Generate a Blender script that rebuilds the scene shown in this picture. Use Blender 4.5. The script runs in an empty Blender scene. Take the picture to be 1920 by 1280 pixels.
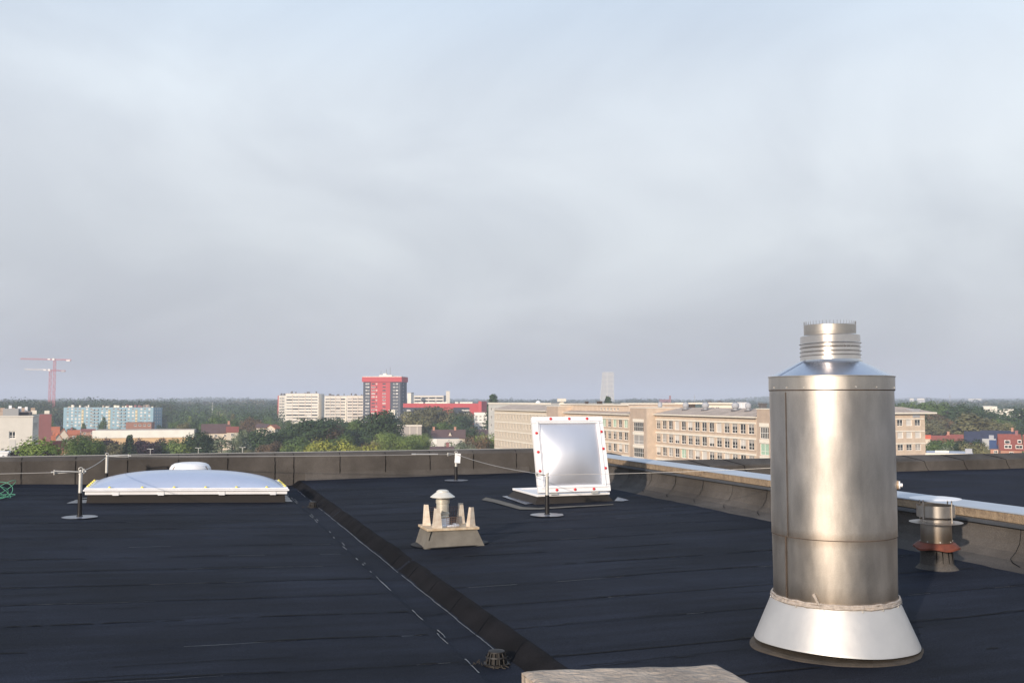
import bpy, math, random
from mathutils import Vector, Matrix
R = math.radians
random.seed(7)
scene = bpy.context.scene
COL = scene.collection
# ------------------------------------------------------------------ camera
FPX, HORY, ZC, YAW = 1867.0, 750.0, 1.75, R(18.1)
PITCH = math.atan((HORY-640)/FPX)
cam = bpy.data.cameras.new('camera'); camo = bpy.data.objects.new('camera', cam); COL.objects.link(camo)
cam.lens = 35.0; cam.sensor_width = 36.0; cam.clip_start = 0.05; cam.clip_end = 40000
camo.location = (0, 0, ZC); camo.rotation_euler = (R(90)+PITCH, 0, -YAW)
scene.camera = camo
F2 = Vector((math.sin(YAW), math.cos(YAW))); R2 = Vector((math.cos(YAW), -math.sin(YAW)))
FWD = Vector((F2.x*math.cos(PITCH), F2.y*math.cos(PITCH), math.sin(PITCH)))
UPV = Vector((-F2.x*math.sin(PITCH), -F2.y*math.sin(PITCH), math.cos(PITCH)))
RGT = Vector((R2.x, R2.y, 0))
def ray(px, py): return FWD + RGT*((px-960)/FPX) + UPV*((640-py)/FPX)
def P(px, py, z=0.0):
    r = ray(px, py); t = (z-ZC)/r.z
    return Vector((r.x*t, r.y*t, z))
def PD(px, d, z):                      # horizontal position at depth d in the column of pixel px
    lat = (px-960)/FPX*d
    return Vector((F2.x*d+R2.x*lat, F2.y*d+R2.y*lat, z))
def ZAT(py, d): return ZC-(py-HORY)*d/FPX
# ------------------------------------------------------------------ sun, sky, exposure
SUN_EL, SUN_AZ = R(16), R(225)          # azimuth clockwise from +Y
sl = bpy.data.lights.new('sun', 'SUN'); so = bpy.data.objects.new('sun', sl); COL.objects.link(so)
sl.energy = 4.9; sl.angle = R(0.9); sl.color = (1.0, 0.86, 0.71)
sd = Vector((math.sin(SUN_AZ)*math.cos(SUN_EL), math.cos(SUN_AZ)*math.cos(SUN_EL), math.sin(SUN_EL)))
so.rotation_euler = sd.to_track_quat('Z', 'Y').to_euler(); so.location = (0, 0, 60)
w = bpy.data.worlds.new('World'); scene.world = w; w.use_nodes = True
nt = w.node_tree; N = nt.nodes; L = nt.links; N.clear()
def nd(t, **k):
    n = N.new(t)
    for a, b in k.items(): setattr(n, a, b)
    return n
out = nd('ShaderNodeOutputWorld'); bg = nd('ShaderNodeBackground'); bg.inputs[1].default_value = 0.1
L.new(bg.outputs[0], out.inputs[0])
sky = nd('ShaderNodeTexSky', sky_type='NISHITA', sun_disc=False, sun_elevation=SUN_EL, sun_rotation=SUN_AZ)
tc = nd('ShaderNodeTexCoord'); sp = nd('ShaderNodeSeparateXYZ'); L.new(tc.outputs['Generated'], sp.inputs[0])
def wmath(op, a, b=None, c=None):
    n = nd('ShaderNodeMath', operation=op)
    for i, v in enumerate((a, b, c)):
        if v is None: continue
        if isinstance(v, (int, float)): n.inputs[i].default_value = v
        else: L.new(v, n.inputs[i])
    return n.outputs[0]
zz = wmath('MAXIMUM', sp.outputs[2], 0.0)
den = wmath('ADD', zz, 0.55)
ux = wmath('DIVIDE', sp.outputs[0], den); uy = wmath('DIVIDE', sp.outputs[1], den)
cb = nd('ShaderNodeCombineXYZ'); L.new(ux, cb.inputs[0]); L.new(uy, cb.inputs[1]); L.new(wmath('MULTIPLY', sp.outputs[2], 1.0), cb.inputs[2])
n1 = nd('ShaderNodeTexNoise'); n1.inputs['Scale'].default_value = 2.6; n1.inputs['Detail'].default_value = 6; n1.inputs['Roughness'].default_value = 0.47
n1.inputs['Distortion'].default_value = 0.5
mp = nd('ShaderNodeMapping'); mp.inputs['Location'].default_value = (3.3, 1.2, 0); L.new(cb.outputs[0], mp.inputs[0]); L.new(mp.outputs[0], n1.inputs['Vector'])
# vertical tone of the cloud deck: mauve grey at the horizon, paler above, thinning to blue at the top
vr = nd('ShaderNodeValToRGB'); L.new(zz, vr.inputs[0]); e = vr.color_ramp.elements
e[0].position = 0.0; e[0].color = (5.1, 5.2, 6.05, 1); e[1].position = 1.0; e[1].color = (4.6, 6.0, 8.6, 1)
for p_, c_ in ((0.03, (5.15, 5.3, 6.0)), (0.08, (5.95, 6.15, 6.7)), (0.15, (7.1, 7.45, 7.9)), (0.23, (8.0, 8.5, 9.05)), (0.30, (7.8, 8.5, 9.3)), (0.40, (6.7, 7.9, 9.4))):
    q = vr.color_ramp.elements.new(p_); q.color = c_+(1,)
cr = nd('ShaderNodeValToRGB'); L.new(n1.outputs['Fac'], cr.inputs[0]); e = cr.color_ramp.elements
e[0].position = 0.36; e[0].color = (0.90, 0.90, 0.91, 1); e[1].position = 0.62; e[1].color = (1.10, 1.10, 1.085, 1)
mx = nd('ShaderNodeMix', data_type='RGBA', blend_type='MULTIPLY'); mx.inputs[0].default_value = 1.0
L.new(vr.outputs[0], mx.inputs[6]); L.new(cr.outputs[0], mx.inputs[7])
mx2 = nd('ShaderNodeMix', data_type='RGBA'); mx2.inputs[0].default_value = 0.9
L.new(sky.outputs[0], mx2.inputs[6]); L.new(mx.outputs[2], mx2.inputs[7]); L.new(mx2.outputs[2], bg.inputs[0])
vs = scene.view_settings
vs.view_transform = 'Standard'; vs.look = 'None'; vs.exposure = 0.0; vs.gamma = 1.0; vs.use_curve_mapping = False
scene.render.engine = 'CYCLES'
scene.cycles.volume_bounces = 1; scene.cycles.max_bounces = 6
# ------------------------------------------------------------------ helpers
MATS = {}
def mat(name, col, rough=0.7, metal=0.0, var=0.0, vs_=4.0, bump=0.0, bs=30.0, spec=0.5, objcol=False, stretch=None, col2=None, aniso=0.0, coat=0.0, dist=0.01, rndv=0.0, grit=0.0, zt=False):
    if name in MATS: return MATS[name]
    m = bpy.data.materials.new(name); m.use_nodes = True; MATS[name] = m
    t = m.node_tree; b = t.nodes['Principled BSDF']
    b.inputs['Base Color'].default_value = (*col, 1); b.inputs['Roughness'].default_value = rough
    b.inputs['Metallic'].default_value = metal; b.inputs['Specular IOR Level'].default_value = spec
    b.inputs['Coat Weight'].default_value = coat
    if aniso: b.inputs['Anisotropic'].default_value = aniso
    def new(ty): return t.nodes.new(ty)
    base = None
    co = new('ShaderNodeTexCoord')
    vec = co.outputs['Object']
    if stretch:
        mpn = new('ShaderNodeMapping'); mpn.inputs['Scale'].default_value = stretch; t.links.new(vec, mpn.inputs[0]); svec = mpn.outputs[0]
    else: svec = vec
    if objcol:
        oi = new('ShaderNodeObjectInfo'); base = oi.outputs['Color']
    if var > 0:
        no = new('ShaderNodeTexNoise'); no.inputs['Scale'].default_value = vs_; no.inputs['Detail'].default_value = 8; no.inputs['Roughness'].default_value = 0.62
        t.links.new(svec, no.inputs['Vector'])
        ra = new('ShaderNodeValToRGB'); ra.color_ramp.elements[0].position = 0.3; ra.color_ramp.elements[1].position = 0.7
        if col2:
            ra.color_ramp.elements[0].color = (*col2, 1); ra.color_ramp.elements[1].color = (*col, 1)
            t.links.new(no.outputs['Fac'], ra.inputs[0]); base = ra.outputs[0]
        else:
            ra.color_ramp.elements[0].color = (1-var, 1-var, 1-var, 1); ra.color_ramp.elements[1].color = (1+var*.6, 1+var*.6, 1+var*.6, 1)
            t.links.new(no.outputs['Fac'], ra.inputs[0])
            mi = new('ShaderNodeMix'); mi.data_type = 'RGBA'; mi.blend_type = 'MULTIPLY'; mi.inputs[0].default_value = 1
            if base: t.links.new(base, mi.inputs[6])
            else: mi.inputs[6].default_value = (*col, 1)
            t.links.new(ra.outputs[0], mi.inputs[7]); base = mi.outputs[2]
        mr = new('ShaderNodeMapRange'); mr.inputs[3].default_value = max(0.02, rough-0.1); mr.inputs[4].default_value = min(1, rough+0.1)
        t.links.new(no.outputs['Fac'], mr.inputs[0]); t.links.new(mr.outputs[0], b.inputs['Roughness'])
    if grit:
        for (sc_, am) in ((170.0, grit), (900.0, grit*0.7)):
            g = new('ShaderNodeTexNoise'); g.inputs['Scale'].default_value = sc_; g.inputs['Detail'].default_value = 2; t.links.new(vec, g.inputs['Vector'])
            gr = new('ShaderNodeMapRange'); gr.inputs[1].default_value = 0.3; gr.inputs[2].default_value = 0.7; gr.inputs[3].default_value = 1-am; gr.inputs[4].default_value = 1+am; t.links.new(g.outputs['Fac'], gr.inputs[0])
            gv = new('ShaderNodeVectorMath'); gv.operation = 'SCALE'; t.links.new(base, gv.inputs[0]); t.links.new(gr.outputs[0], gv.inputs['Scale']); base = gv.outputs[0]
        # soft broad stains left by standing water
        g = new('ShaderNodeTexNoise'); g.inputs['Scale'].default_value = 0.55; g.inputs['Detail'].default_value = 5; t.links.new(vec, g.inputs['Vector'])
        gr = new('ShaderNodeMapRange'); gr.inputs[1].default_value = 0.35; gr.inputs[2].default_value = 0.65; gr.inputs[3].default_value = 0.72; gr.inputs[4].default_value = 1.28; t.links.new(g.outputs['Fac'], gr.inputs[0])
        gv = new('ShaderNodeVectorMath'); gv.operation = 'SCALE'; t.links.new(base, gv.inputs[0]); t.links.new(gr.outputs[0], gv.inputs['Scale']); base = gv.outputs[0]
    if zt:     # heat tint and rust stain next to the welds and the foot of the flue
        sx = new('ShaderNodeSeparateXYZ'); t.links.new(vec, sx.inputs[0])
        nn_ = new('ShaderNodeTexNoise'); nn_.inputs['Scale'].default_value = 7; nn_.inputs['Detail'].default_value = 5; t.links.new(vec, nn_.inputs['Vector'])
        ad = new('ShaderNodeMath'); ad.operation = 'MULTIPLY_ADD'; ad.inputs[1].default_value = 0.10; t.links.new(nn_.outputs['Fac'], ad.inputs[0]); t.links.new(sx.outputs[2], ad.inputs[2])
        mr_ = new('ShaderNodeMapRange'); mr_.inputs[1].default_value = 0.0; mr_.inputs[2].default_value = 2.4; t.links.new(ad.outputs[0], mr_.inputs[0])
        cr_ = new('ShaderNodeValToRGB'); el = cr_.color_ramp.elements; t.links.new(mr_.outputs[0], cr_.inputs[0])
        el[0].position = 0.155; el[0].color = (0.50, 0.43, 0.36, 1); el[1].position = 0.225; el[1].color = (0.95, 0.93, 0.90, 1)
        for p_, cc_ in ((0.325, (0.97, 0.95, 0.92)), (0.352, (0.78, 0.71, 0.64)), (0.375, (1.05, 1.03, 1.0)), (0.5, (1.0, 1.0, 1.0)), (0.66, (0.86, 0.86, 0.87)), (0.76, (0.84, 0.83, 0.82)), (0.785, (0.95, 0.93, 0.90))):
            q_ = el.new(p_); q_.color = cc_+(1,)
        mz = new('ShaderNodeMix'); mz.data_type = 'RGBA'; mz.blend_type = 'MULTIPLY'; mz.inputs[0].default_value = 1; t.links.new(base, mz.inputs[6]); t.links.new(cr_.outputs[0], mz.inputs[7]); base = mz.outputs[2]
    if rndv:
        oi = new('ShaderNodeObjectInfo'); m2 = new('ShaderNodeMapRange'); m2.inputs[3].default_value = 1-rndv; m2.inputs[4].default_value = 1+rndv; t.links.new(oi.outputs['Random'], m2.inputs[0])
        mi = new('ShaderNodeVectorMath'); mi.operation = 'SCALE'; t.links.new(base, mi.inputs[0]); t.links.new(m2.outputs[0], mi.inputs['Scale']); base = mi.outputs[0]
    if base: t.links.new(base, b.inputs['Base Color'])
    if bump > 0:
        n2 = new('ShaderNodeTexNoise'); n2.inputs['Scale'].default_value = bs; n2.inputs['Detail'].default_value = 4
        t.links.new(svec, n2.inputs['Vector'])
        bu = new('ShaderNodeBump'); bu.inputs['Strength'].default_value = bump; bu.inputs['Distance'].default_value = dist
        t.links.new(n2.outputs['Fac'], bu.inputs['Height']); t.links.new(bu.outputs[0], b.inputs['Normal'])
    return m
class MB:
    def __init__(s, *mats): s.v = []; s.f = []; s.m = []; s.mats = list(mats); s.sm = []; s.mk = []
    def mark(s): s.mk.append((len(s.v), len(s.f)))
    def build_each(s, name, parent=None):
        ends = s.mk[1:]+[(len(s.v), len(s.f))]; res = []
        for (v0, f0), (v1, f1) in zip(s.mk, ends):
            if f1 == f0: continue
            q = MB(*s.mats); q.v = s.v[v0:v1]; q.f = [tuple(i-v0 for i in f) for f in s.f[f0:f1]]; q.m = s.m[f0:f1]; q.sm = s.sm[f0:f1]
            res.append(q.build(name, parent))
        return res
    def face(s, pts, mi=0, smooth=False):
        i = len(s.v); s.v += [tuple(p) for p in pts]; s.f.append(tuple(range(i, i+len(pts)))); s.m.append(mi); s.sm.append(smooth)
    def mesh(s, verts, faces, mi=0, smooth=False):
        i = len(s.v); s.v += [tuple(p) for p in verts]
        for f in faces: s.f.append(tuple(i+k for k in f)); s.m.append(mi); s.sm.append(smooth)
    def box(s, x0, x1, y0, y1, z0, z1, mi=0, bev=0.0):
        if bev > 0 and min(x1-x0, y1-y0, z1-z0) > 2*bev:
            b = bev; vs_ = []; 
            for (z, k) in ((z0, b), (z0+b, 0), (z1-b, 0), (z1, b)):
                ring = [(x0+k+ (b if k == 0 else 0), y0+k), (x1-k-(b if k == 0 else 0), y0+k), (x1-k, y0+k+(b if k == 0 else 0)), (x1-k, y1-k-(b if k == 0 else 0)),
                        (x1-k-(b if k == 0 else 0), y1-k), (x0+k+(b if k == 0 else 0), y1-k), (x0+k, y1-k-(b if k == 0 else 0)), (x0+k, y0+k+(b if k == 0 else 0))]
                if k: ring = [(x0+b+b*.4, y0+b*.4+0), (x1-b-b*.4, y0+b*.4), (x1-b*.4, y0+b+b*.4), (x1-b*.4, y1-b-b*.4), (x1-b-b*.4, y1-b*.4), (x0+b+b*.4, y1-b*.4), (x0+b*.4, y1-b-b*.4), (x0+b*.4, y0+b+b*.4)]
                vs_ += [(a, c, z) for a, c in ring]
            fs = []
            for r in range(3):
                for i in range(8): j = (i+1) % 8; fs.append((r*8+i, r*8+j, r*8+8+j, r*8+8+i))
            fs.append(tuple(range(7, -1, -1))); fs.append(tuple(range(24, 32)))
            s.mesh(vs_, fs, mi); return
        v = [(x0,y0,z0),(x1,y0,z0),(x1,y1,z0),(x0,y1,z0),(x0,y0,z1),(x1,y0,z1),(x1,y1,z1),(x0,y1,z1)]
        s.mesh(v, [(0,3,2,1),(4,5,6,7),(0,1,5,4),(1,2,6,5),(2,3,7,6),(3,0,4,7)], mi)
    def frustum(s, b, t, mi=0):            # b, t: lists of 4 points
        s.mesh(list(b)+list(t), [(3,2,1,0),(4,5,6,7),(0,1,5,4),(1,2,6,5),(2,3,7,6),(3,0,4,7)], mi)
    def tube(s, pts, r, n=8, mi=0, cap=True, smooth=True):
        pts = [Vector(p) for p in pts]; vs_ = []; fs = []
        rr = r if isinstance(r, (list, tuple)) else [r]*len(pts)
        pv = None
        for i, p in enumerate(pts):
            d = (pts[min(i+1, len(pts)-1)]-pts[max(i-1, 0)]).normalized()
            if pv is None:
                a = Vector((0, 0, 1)) if abs(d.z) < 0.9 else Vector((1, 0, 0)); u = d.cross(a).normalized()
            else: u = (pv-d*pv.dot(d)).normalized()
            pv = u; q = d.cross(u)
            for k in range(n):
                an = 2*math.pi*k/n; vs_.append(p+u*math.cos(an)*rr[i]+q*math.sin(an)*rr[i])
        for i in range(len(pts)-1):
            for k in range(n): j = (k+1) % n; fs.append((i*n+k, i*n+j, i*n+n+j, i*n+n+k))
        s.mesh(vs_, fs, mi, smooth)
        if cap:
            s.mesh(vs_[:n], [tuple(range(n-1, -1, -1))], mi); s.mesh(vs_[-n:], [tuple(range(n))], mi)
    def lathe(s, prof, n=48, c=(0, 0), mi=0, cap0=False, cap1=False, smooth=True, wob=None):
        # every profile segment gets its own vertices so that corners stay crisp
        for a in range(len(prof)-1):
            vs_ = []; fs = []
            for (r, z) in (prof[a], prof[a+1]):
                for k in range(n):
                    an = 2*math.pi*k/n; dr, dz = wob(an, r, z) if wob else (0, 0)
                    vs_.append((c[0]+(r+dr)*math.cos(an), c[1]+(r+dr)*math.sin(an), z+dz))
            for k in range(n): j = (k+1) % n; fs.append((k, j, n+j, n+k))
            s.mesh(vs_, fs, mi, smooth)
        for cap, (r, z), fl in ((cap0, prof[0], True), (cap1, prof[-1], False)):
            if cap:
                pts = [(c[0]+r*math.cos(2*math.pi*k/n), c[1]+r*math.sin(2*math.pi*k/n), z) for k in range(n)]
                s.face(pts[::-1] if fl else pts, mi)
    def build(s, name, parent=None, loc=None):
        me = bpy.data.meshes.new(name); me.from_pydata(s.v, [], s.f)
        for m in s.mats: me.materials.append(m)
        me.polygons.foreach_set('material_index', s.m); me.polygons.foreach_set('use_smooth', s.sm); me.update()
        o = bpy.data.objects.new(name, me); COL.objects.link(o)
        if parent: o.parent = parent
        if loc: o.location = loc
        return o
def tag(o, label=None, cat=None, group=None, kind=None):
    if label: o['label'] = label
    if cat: o['category'] = cat
    if group: o['group'] = group
    if kind: o['kind'] = kind
    return o
def thing(name, label, cat, loc=(0, 0, 0), rz=0.0, group=None):
    o = bpy.data.objects.new(name, None); COL.objects.link(o); o.location = loc; o.rotation_euler = (0, 0, rz); o.empty_display_size = 0.2
    return tag(o, label, cat, group)
def cp(o, parent=None, loc=None, rz=None):
    c = o.copy(); COL.objects.link(c)
    if parent: c.parent = parent
    if loc is not None: c.location = loc
    if rz is not None: c.rotation_euler = (0, 0, rz)
    return c
def grid(mb, nu, nv, fn, mi=0, smooth=True):
    vs_ = [fn(i/nu, j/nv) for j in range(nv+1) for i in range(nu+1)]
    fs = [(j*(nu+1)+i, j*(nu+1)+i+1, (j+1)*(nu+1)+i+1, (j+1)*(nu+1)+i) for j in range(nv) for i in range(nu)]
    mb.mesh(vs_, fs, mi, smooth)
from mathutils import noise as mnoise
def nz(x, y=0, z=0): return mnoise.noise(Vector((x, y, z)))
# ------------------------------------------------------------------ roof materials
m_felt = mat('roof_felt', (0.0185, 0.0225, 0.0350), 0.8, var=0.5, vs_=4.5, bump=1.0, bs=150, spec=0.10, stretch=(0.14, 1.0, 1.0), dist=0.005, col2=(0.0062, 0.0080, 0.0135), grit=0.75)
m_feltw = mat('parapet_felt', (0.086, 0.077, 0.070), 0.95, var=0.22, vs_=3.0, bump=0.9, bs=90, spec=0.15, dist=0.008, grit=0.4)
m_felts = mat('slate_felt_new', (0.165, 0.150, 0.128), 0.9, var=0.25, vs_=6.0, bump=0.8, bs=120, spec=0.2, dist=0.005)
m_bit = mat('bitumen', (0.003, 0.003, 0.004), 0.75, var=0.3, vs_=20, spec=0.12)
m_bits = mat('bitumen_glossy', (0.030, 0.033, 0.043), 0.3, var=0.3, vs_=30, bump=0.5, bs=25, spec=0.9)
m_alu = mat('aluminium_cap', (0.46, 0.50, 0.56), 0.42, metal=0.35, var=0.12, vs_=2, spec=0.5)
m_conc = mat('washed_concrete', (0.37, 0.275, 0.18), 0.9, var=0.5, vs_=14, bump=0.9, bs=55, col2=(0.17, 0.12, 0.08), dist=0.02)
m_galv = mat('galvanised', (0.62, 0.60, 0.56), 0.45, metal=0.55, var=0.15, vs_=20)
m_blk = mat('black_sleeve', (0.012, 0.011, 0.012), 0.35, spec=0.5)
m_white = mat('white_plastic', (0.80, 0.79, 0.80), 0.35, var=0.06, vs_=5)
m_rope = mat('steel_cable', (0.55, 0.52, 0.48), 0.4, metal=0.6)
# ------------------------------------------------------------------ roof surface
XL, XR, YN, YF = -12.0, 7.78, -5.0, 22.25
def zr(X):
    if X < 1.88: return -0.078+0.028*(1.88-X)
    if X < 1.95: return -0.078-0.025*(X-1.88)/0.07
    if X < 2.20: return -0.103
    if X < 2.39:
        t = (X-2.20)/0.19; return -0.103+0.103*(t*t*(3-2*t))
    return 0.0+0.011*(X-2.39)
xs = [XL+k*0.9 for k in range(8)]+[-4.6+k*0.3 for k in range(21)]+[1.6, 1.78, 1.88, 1.915, 1.95, 2.06, 2.17, 2.2, 2.23, 2.26, 2.29, 2.32, 2.35, 2.39, 2.45]+[2.6+k*0.3 for k in range(18)]+[XR]
xs = sorted(set(round(x, 3) for x in xs))
SEAM_L = [5.1+0.865*k for k in range(-12, 21)]
SEAM_R = [5.62+0.865*k for k in range(-12, 20)]
def lap(X, Y, seams):                     # 5 mm lap at each seam, falling off across the sheet
    f = ((Y-seams[0]) % 0.865)/0.865
    return 0.006*(1-f)
mb = MB(m_felt)
ys = []; y = YN
while y < YF-0.01: ys.append(y); y += 0.14
ys.append(YF)
def zroof(X, Y):
    und = 0.006*nz(X*0.7, Y*0.9, 3)+0.004*nz(X*2.1, Y*2.3, 9)
    lx = (Y-SEAM_L[0]) if X < 2.2 else (Y-SEAM_R[0])
    f = (lx % 0.865)/0.865
    return zr(X)+und+0.007*(1-f)
vv = [(x, yy, zroof(x, yy)) for yy in ys for x in xs]; nx_ = len(xs)
mb.mesh(vv, [(j*nx_+i, j*nx_+i+1, (j+1)*nx_+i+1, (j+1)*nx_+i) for j in range(len(ys)-1) for i in range(nx_-1)], 0, True)
roof = mb.build('flat_roof'); tag(roof, kind='structure')
# seams: irregular bitumen beads squeezed out of the laps
def ribbon(mb, pts, wd, mi=0, lift=0.004, up=Vector((0, 0, 1)), gap=0.0, seed=0):
    rnd = random.Random(seed); pts = [Vector(p) for p in pts]; prev = None; mb.mark()
    for i, p in enumerate(pts):
        d = (pts[min(i+1, len(pts)-1)]-pts[max(i-1, 0)]).normalized(); sd_ = d.cross(up).normalized()
        wl = wd*(0.45+0.9*abs(nz(i*0.31, seed*3.7)))*0.9+wd*0.15
        a = p+up*lift+sd_*(wl*0.5); b = p+up*lift-sd_*(wl*0.5+rnd.random()*wd*0.4)
        if prev and (gap <= 0 or nz(i*0.09, seed*1.37, 2)*0.9+0.5 >= gap): mb.face([prev[0], prev[1], b, a], mi)
        prev = (a, b)
mb = MB(m_bit, m_bits)
for k, ysm in enumerate(SEAM_L):
    if ysm < 3 or ysm > YF-0.2: continue
    st = 0.075; n = int((1.93+5.5)/st); g = random.choice([0.0, 0.0, 0.0, 0.16])
    pts = [(-5.5+i*st, ysm+0.018*nz(i*0.05, k)+0.006*nz(i*0.5, k), 0) for i in range(n)]
    pts = [(a, b, zroof(a, b)) for a, b, _ in pts]
    ribbon(mb, pts, 0.022 if g == 0 else 0.014, 0, gap=g, seed=k)
    # across the valley
    pts = []
    for i in range(16):
        X = 1.86+i*0.035; Y = ysm-0.05-0.02*math.sin(i*.4)+(0.0 if X < 2.2 else (X-2.2)*0.9)
        pts.append((X, Y, zroof(X, Y)+0.002))
    ribbon(mb, pts, 0.012, 0, seed=k+50, lift=0.006)
for k, ysm in enumerate(SEAM_R):
    if ysm < 3 or ysm > YF-0.2: continue
    st = 0.08; n = int((7.7-2.4)/st); g = random.choice([0.0, 0.0, 0.0, 0.16])
    pts = [(2.38+i*st, ysm+0.02*nz(i*0.05, k+77)+0.006*nz(i*0.5, k), 0) for i in range(n)]
    pts = [(a, b, zroof(a, b)) for a, b, _ in pts]
    ribbon(mb, pts, 0.023 if g == 0 else 0.014, 0, gap=g, seed=k+100)
for k, (sm_, xa0, xa1) in enumerate([(SEAM_L, -5.5, 1.86)]*3+[(SEAM_R, 2.45, 7.6)]*3):
    for ysm in sm_[14+k % 3::3]:
        if ysm > YF-0.3: continue
        n = int((xa1-xa0)/0.08); pts = [(xa0+i*.08, ysm-0.017+0.018*nz(i*0.05, ysm), 0) for i in range(n)]; pts = [(a, b, zroof(a, b)) for a, b, _ in pts]
        ribbon(mb, pts, 0.005, 1, gap=.62, seed=int(ysm*100), lift=.005)
# short scuffs and secondary creases between the seams
for k in range(54):
    X0 = random.uniform(-4.5, 7.0) ; Y0_ = random.uniform(5.2, 19); L_ = random.uniform(0.5, 2.2)
    if X0 < 2.5 and X0+L_ > 1.8: continue
    if X0+L_ > 7.5: continue
    n = int(L_/0.06); pts = [(X0+i*.06, Y0_+0.015*nz(i*.2, k), 0) for i in range(n)]; pts = [(a, b, zroof(a, b)) for a, b, _ in pts]
    ribbon(mb, pts, 0.009, 0, gap=.4, seed=k+900, lift=.003)
mb.build_each('felt_seam', roof)
mb = MB(m_bits)                              # glossy bleed lines along the valley
for xo, sd_, gp in ((2.205, 1, 0.35), (1.915, 2, 0.55), (1.96, 7, 0.75)):
    pts = []
    for i in range(420):
        Y = 4.2+i*0.04; X = xo+0.014*nz(Y*0.9, sd_)+0.006*nz(Y*6, sd_)
        pts.append((X, Y, zroof(X, Y)))
    ribbon(mb, pts, 0.010, 0, gap=gp, seed=sd_, lift=0.005)
mb.build_each('valley_bleed_line', roof)
# valley bank in roof felt; its sunlit brownish tinge is put into the colour
m_bank = mat('bank_felt', (0.0115, 0.0108, 0.0122), 0.95, var=0.5, vs_=2.5, bump=0.9, bs=150, spec=0.08, dist=0.005, grit=0.5)
mb = MB(m_bank)
Y0 = 3.0; ny = 130
def bankf(u, v):
    Y = Y0+v*(YF-Y0-0.1); X = 2.225+u*0.175+0.02*nz(Y*0.8, 5); return (X, Y, zroof(X, Y)+0.005)
grid(mb, 6, ny, bankf); mb.build('valley_bank', roof)
# ------------------------------------------------------------------ parapets
def sweep(name, prof, p0, p1, m, parent=None, seg=0.5, wob=0.004, mi=0):
    """prof: list of (offset, z) with offset measured along the left normal of p0->p1; returns object"""
    p0, p1 = Vector(p0), Vector(p1); d = (p1-p0); Ln = d.length; d.normalize(); nrm = Vector((-d.y, d.x, 0))
    n = max(2, int(Ln/seg)); mb = MB(m); vs_ = []
    for i in range(n+1):
        for k, (o, z) in enumerate(prof):
            q = p0+d*(Ln*i/n)+nrm*(o+wob*nz(i*seg*1.1, k*1.3, p0.x)); vs_.append((q.x, q.y, q.z+z+wob*nz(i*seg*0.9, k*2.1, 5)))
    np_ = len(prof)
    for i in range(n):
        for k in range(np_-1):
            a = i*np_+k; mb.mesh([vs_[a], vs_[a+1], vs_[a+np_+1], vs_[a+np_]], [(0, 1, 2, 3)], mi, False)
    mb.mesh([vs_[k] for k in range(np_)], [tuple(range(np_))], mi); mb.mesh([vs_[n*np_+k] for k in range(np_)], [tuple(range(np_-1, -1, -1))], mi)
    return mb.build(name, parent)
bp = thing('parapet_wall', 'long felt-covered parapet along the far edge of the near roof, with a cable above it', 'parapet', (0, YF, 0))
prof = [(0.0, -0.25), (0.0, 0.0), (0.0, 0.52), (0.05, 0.555), (0.10, 0.585), (0.42, 0.59), (0.44, 0.56), (0.44, -0.25)]
sweep('wall', prof, (XL, 0, 0), (8.75, 0, 0), m_feltw, bp)
sweep('skirting', [(-0.16, 0.0), (-0.10, 0.015), (-0.05, 0.05), (-0.02, 0.11), (0.002, 0.17), (0.01, -0.2)], (2.5, 0, -0.005), (7.7, 0, 0.035), m_feltw, bp)
mb = MB(m_bit)
for px in (-55, 45, 146, 243, 338, 430, 518, 553, 639, 724, 807, 888, 968, 1050, 1130):
    b = R(18.1)+math.atan((px-960)/FPX); X = YF*math.tan(b)
    pts = [(X+0.012*nz(i*0.4, px), -0.004, -0.1+i*0.05) for i in range(13)]+[(X, 0.048, 0.552), (X, 0.10, 0.585), (X, 0.4, 0.59)]
    ribbon(mb, pts, 0.013, up=Vector((0, -1, 0.25)).normalized(), lift=0.006, seed=px)
mb.build_each('sheet_joint', bp)
mb = MB(mat('thin_metal_edge', (0.5, 0.49, 0.47), 0.4, metal=0.5)); mb.box(XL, 8.7, 0.395, 0.415, 0.592, 0.604); mb.build('edge_strip', bp)

dw = thing('dividing_parapet', 'low parapet with grey-blue metal cap and pebbled concrete band between the two roofs', 'parapet', (8.30, 0, 0))
# runs towards the camera: use p0 far -> p1 near, left normal points +X ... travel -Y => normal = (+1,0)
cove = [(-0.62, 0.03), (-0.50, 0.062), (-0.34, 0.075), (-0.18, 0.105), (-0.07, 0.165), (-0.02, 0.25), (0.0, 0.36), (0.0, 0.45), (0.3, 0.45), (0.3, 0.0)]
o = sweep('felt_upstand', cove, (0, YF-0.02, 0), (0, YN, 0), m_feltw, dw, wob=0.008, seg=0.35)
mb = MB(m_bit)
yy = YF-1.4; k = 0
while yy > 2:
    pts = []
    for i, (o_, z) in enumerate([(-0.34, 0.08), (-0.26, 0.095), (-0.18, 0.112), (-0.07, 0.172), (-0.02, 0.255), (0.0, 0.365), (0.0, 0.44)]):
        pts.append((o_-0.006, yy-0.16*max(0, 1-i/3.0)**2*2+0.01*nz(i, k), z+0.004))
    ribbon(mb, pts, 0.010, up=Vector((-0.8, 0, 0.6)), lift=0.006, seed=k+300); yy -= 0.97+0.1*nz(k*1.7); k += 1
mb.build_each('sheet_joint', dw)
mb = MB(mat('dark_flashing', (0.10, 0.105, 0.115), 0.45, metal=0.4, var=0.2, vs_=3)); mb.box(-0.035, 0.02, YN, YF, 0.425, 0.452); mb.box(-0.05, -0.03, YN, YF, 0.418, 0.438); mb.build('flashing', dw)
mb = MB(m_conc)
yy = YF-0.05
while yy > YN:
    l = 2.35; mb.mark(); mb.box(0.04, 0.40, yy-l+0.012, yy, 0.455, 0.548, bev=0.008); yy -= l
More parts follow.
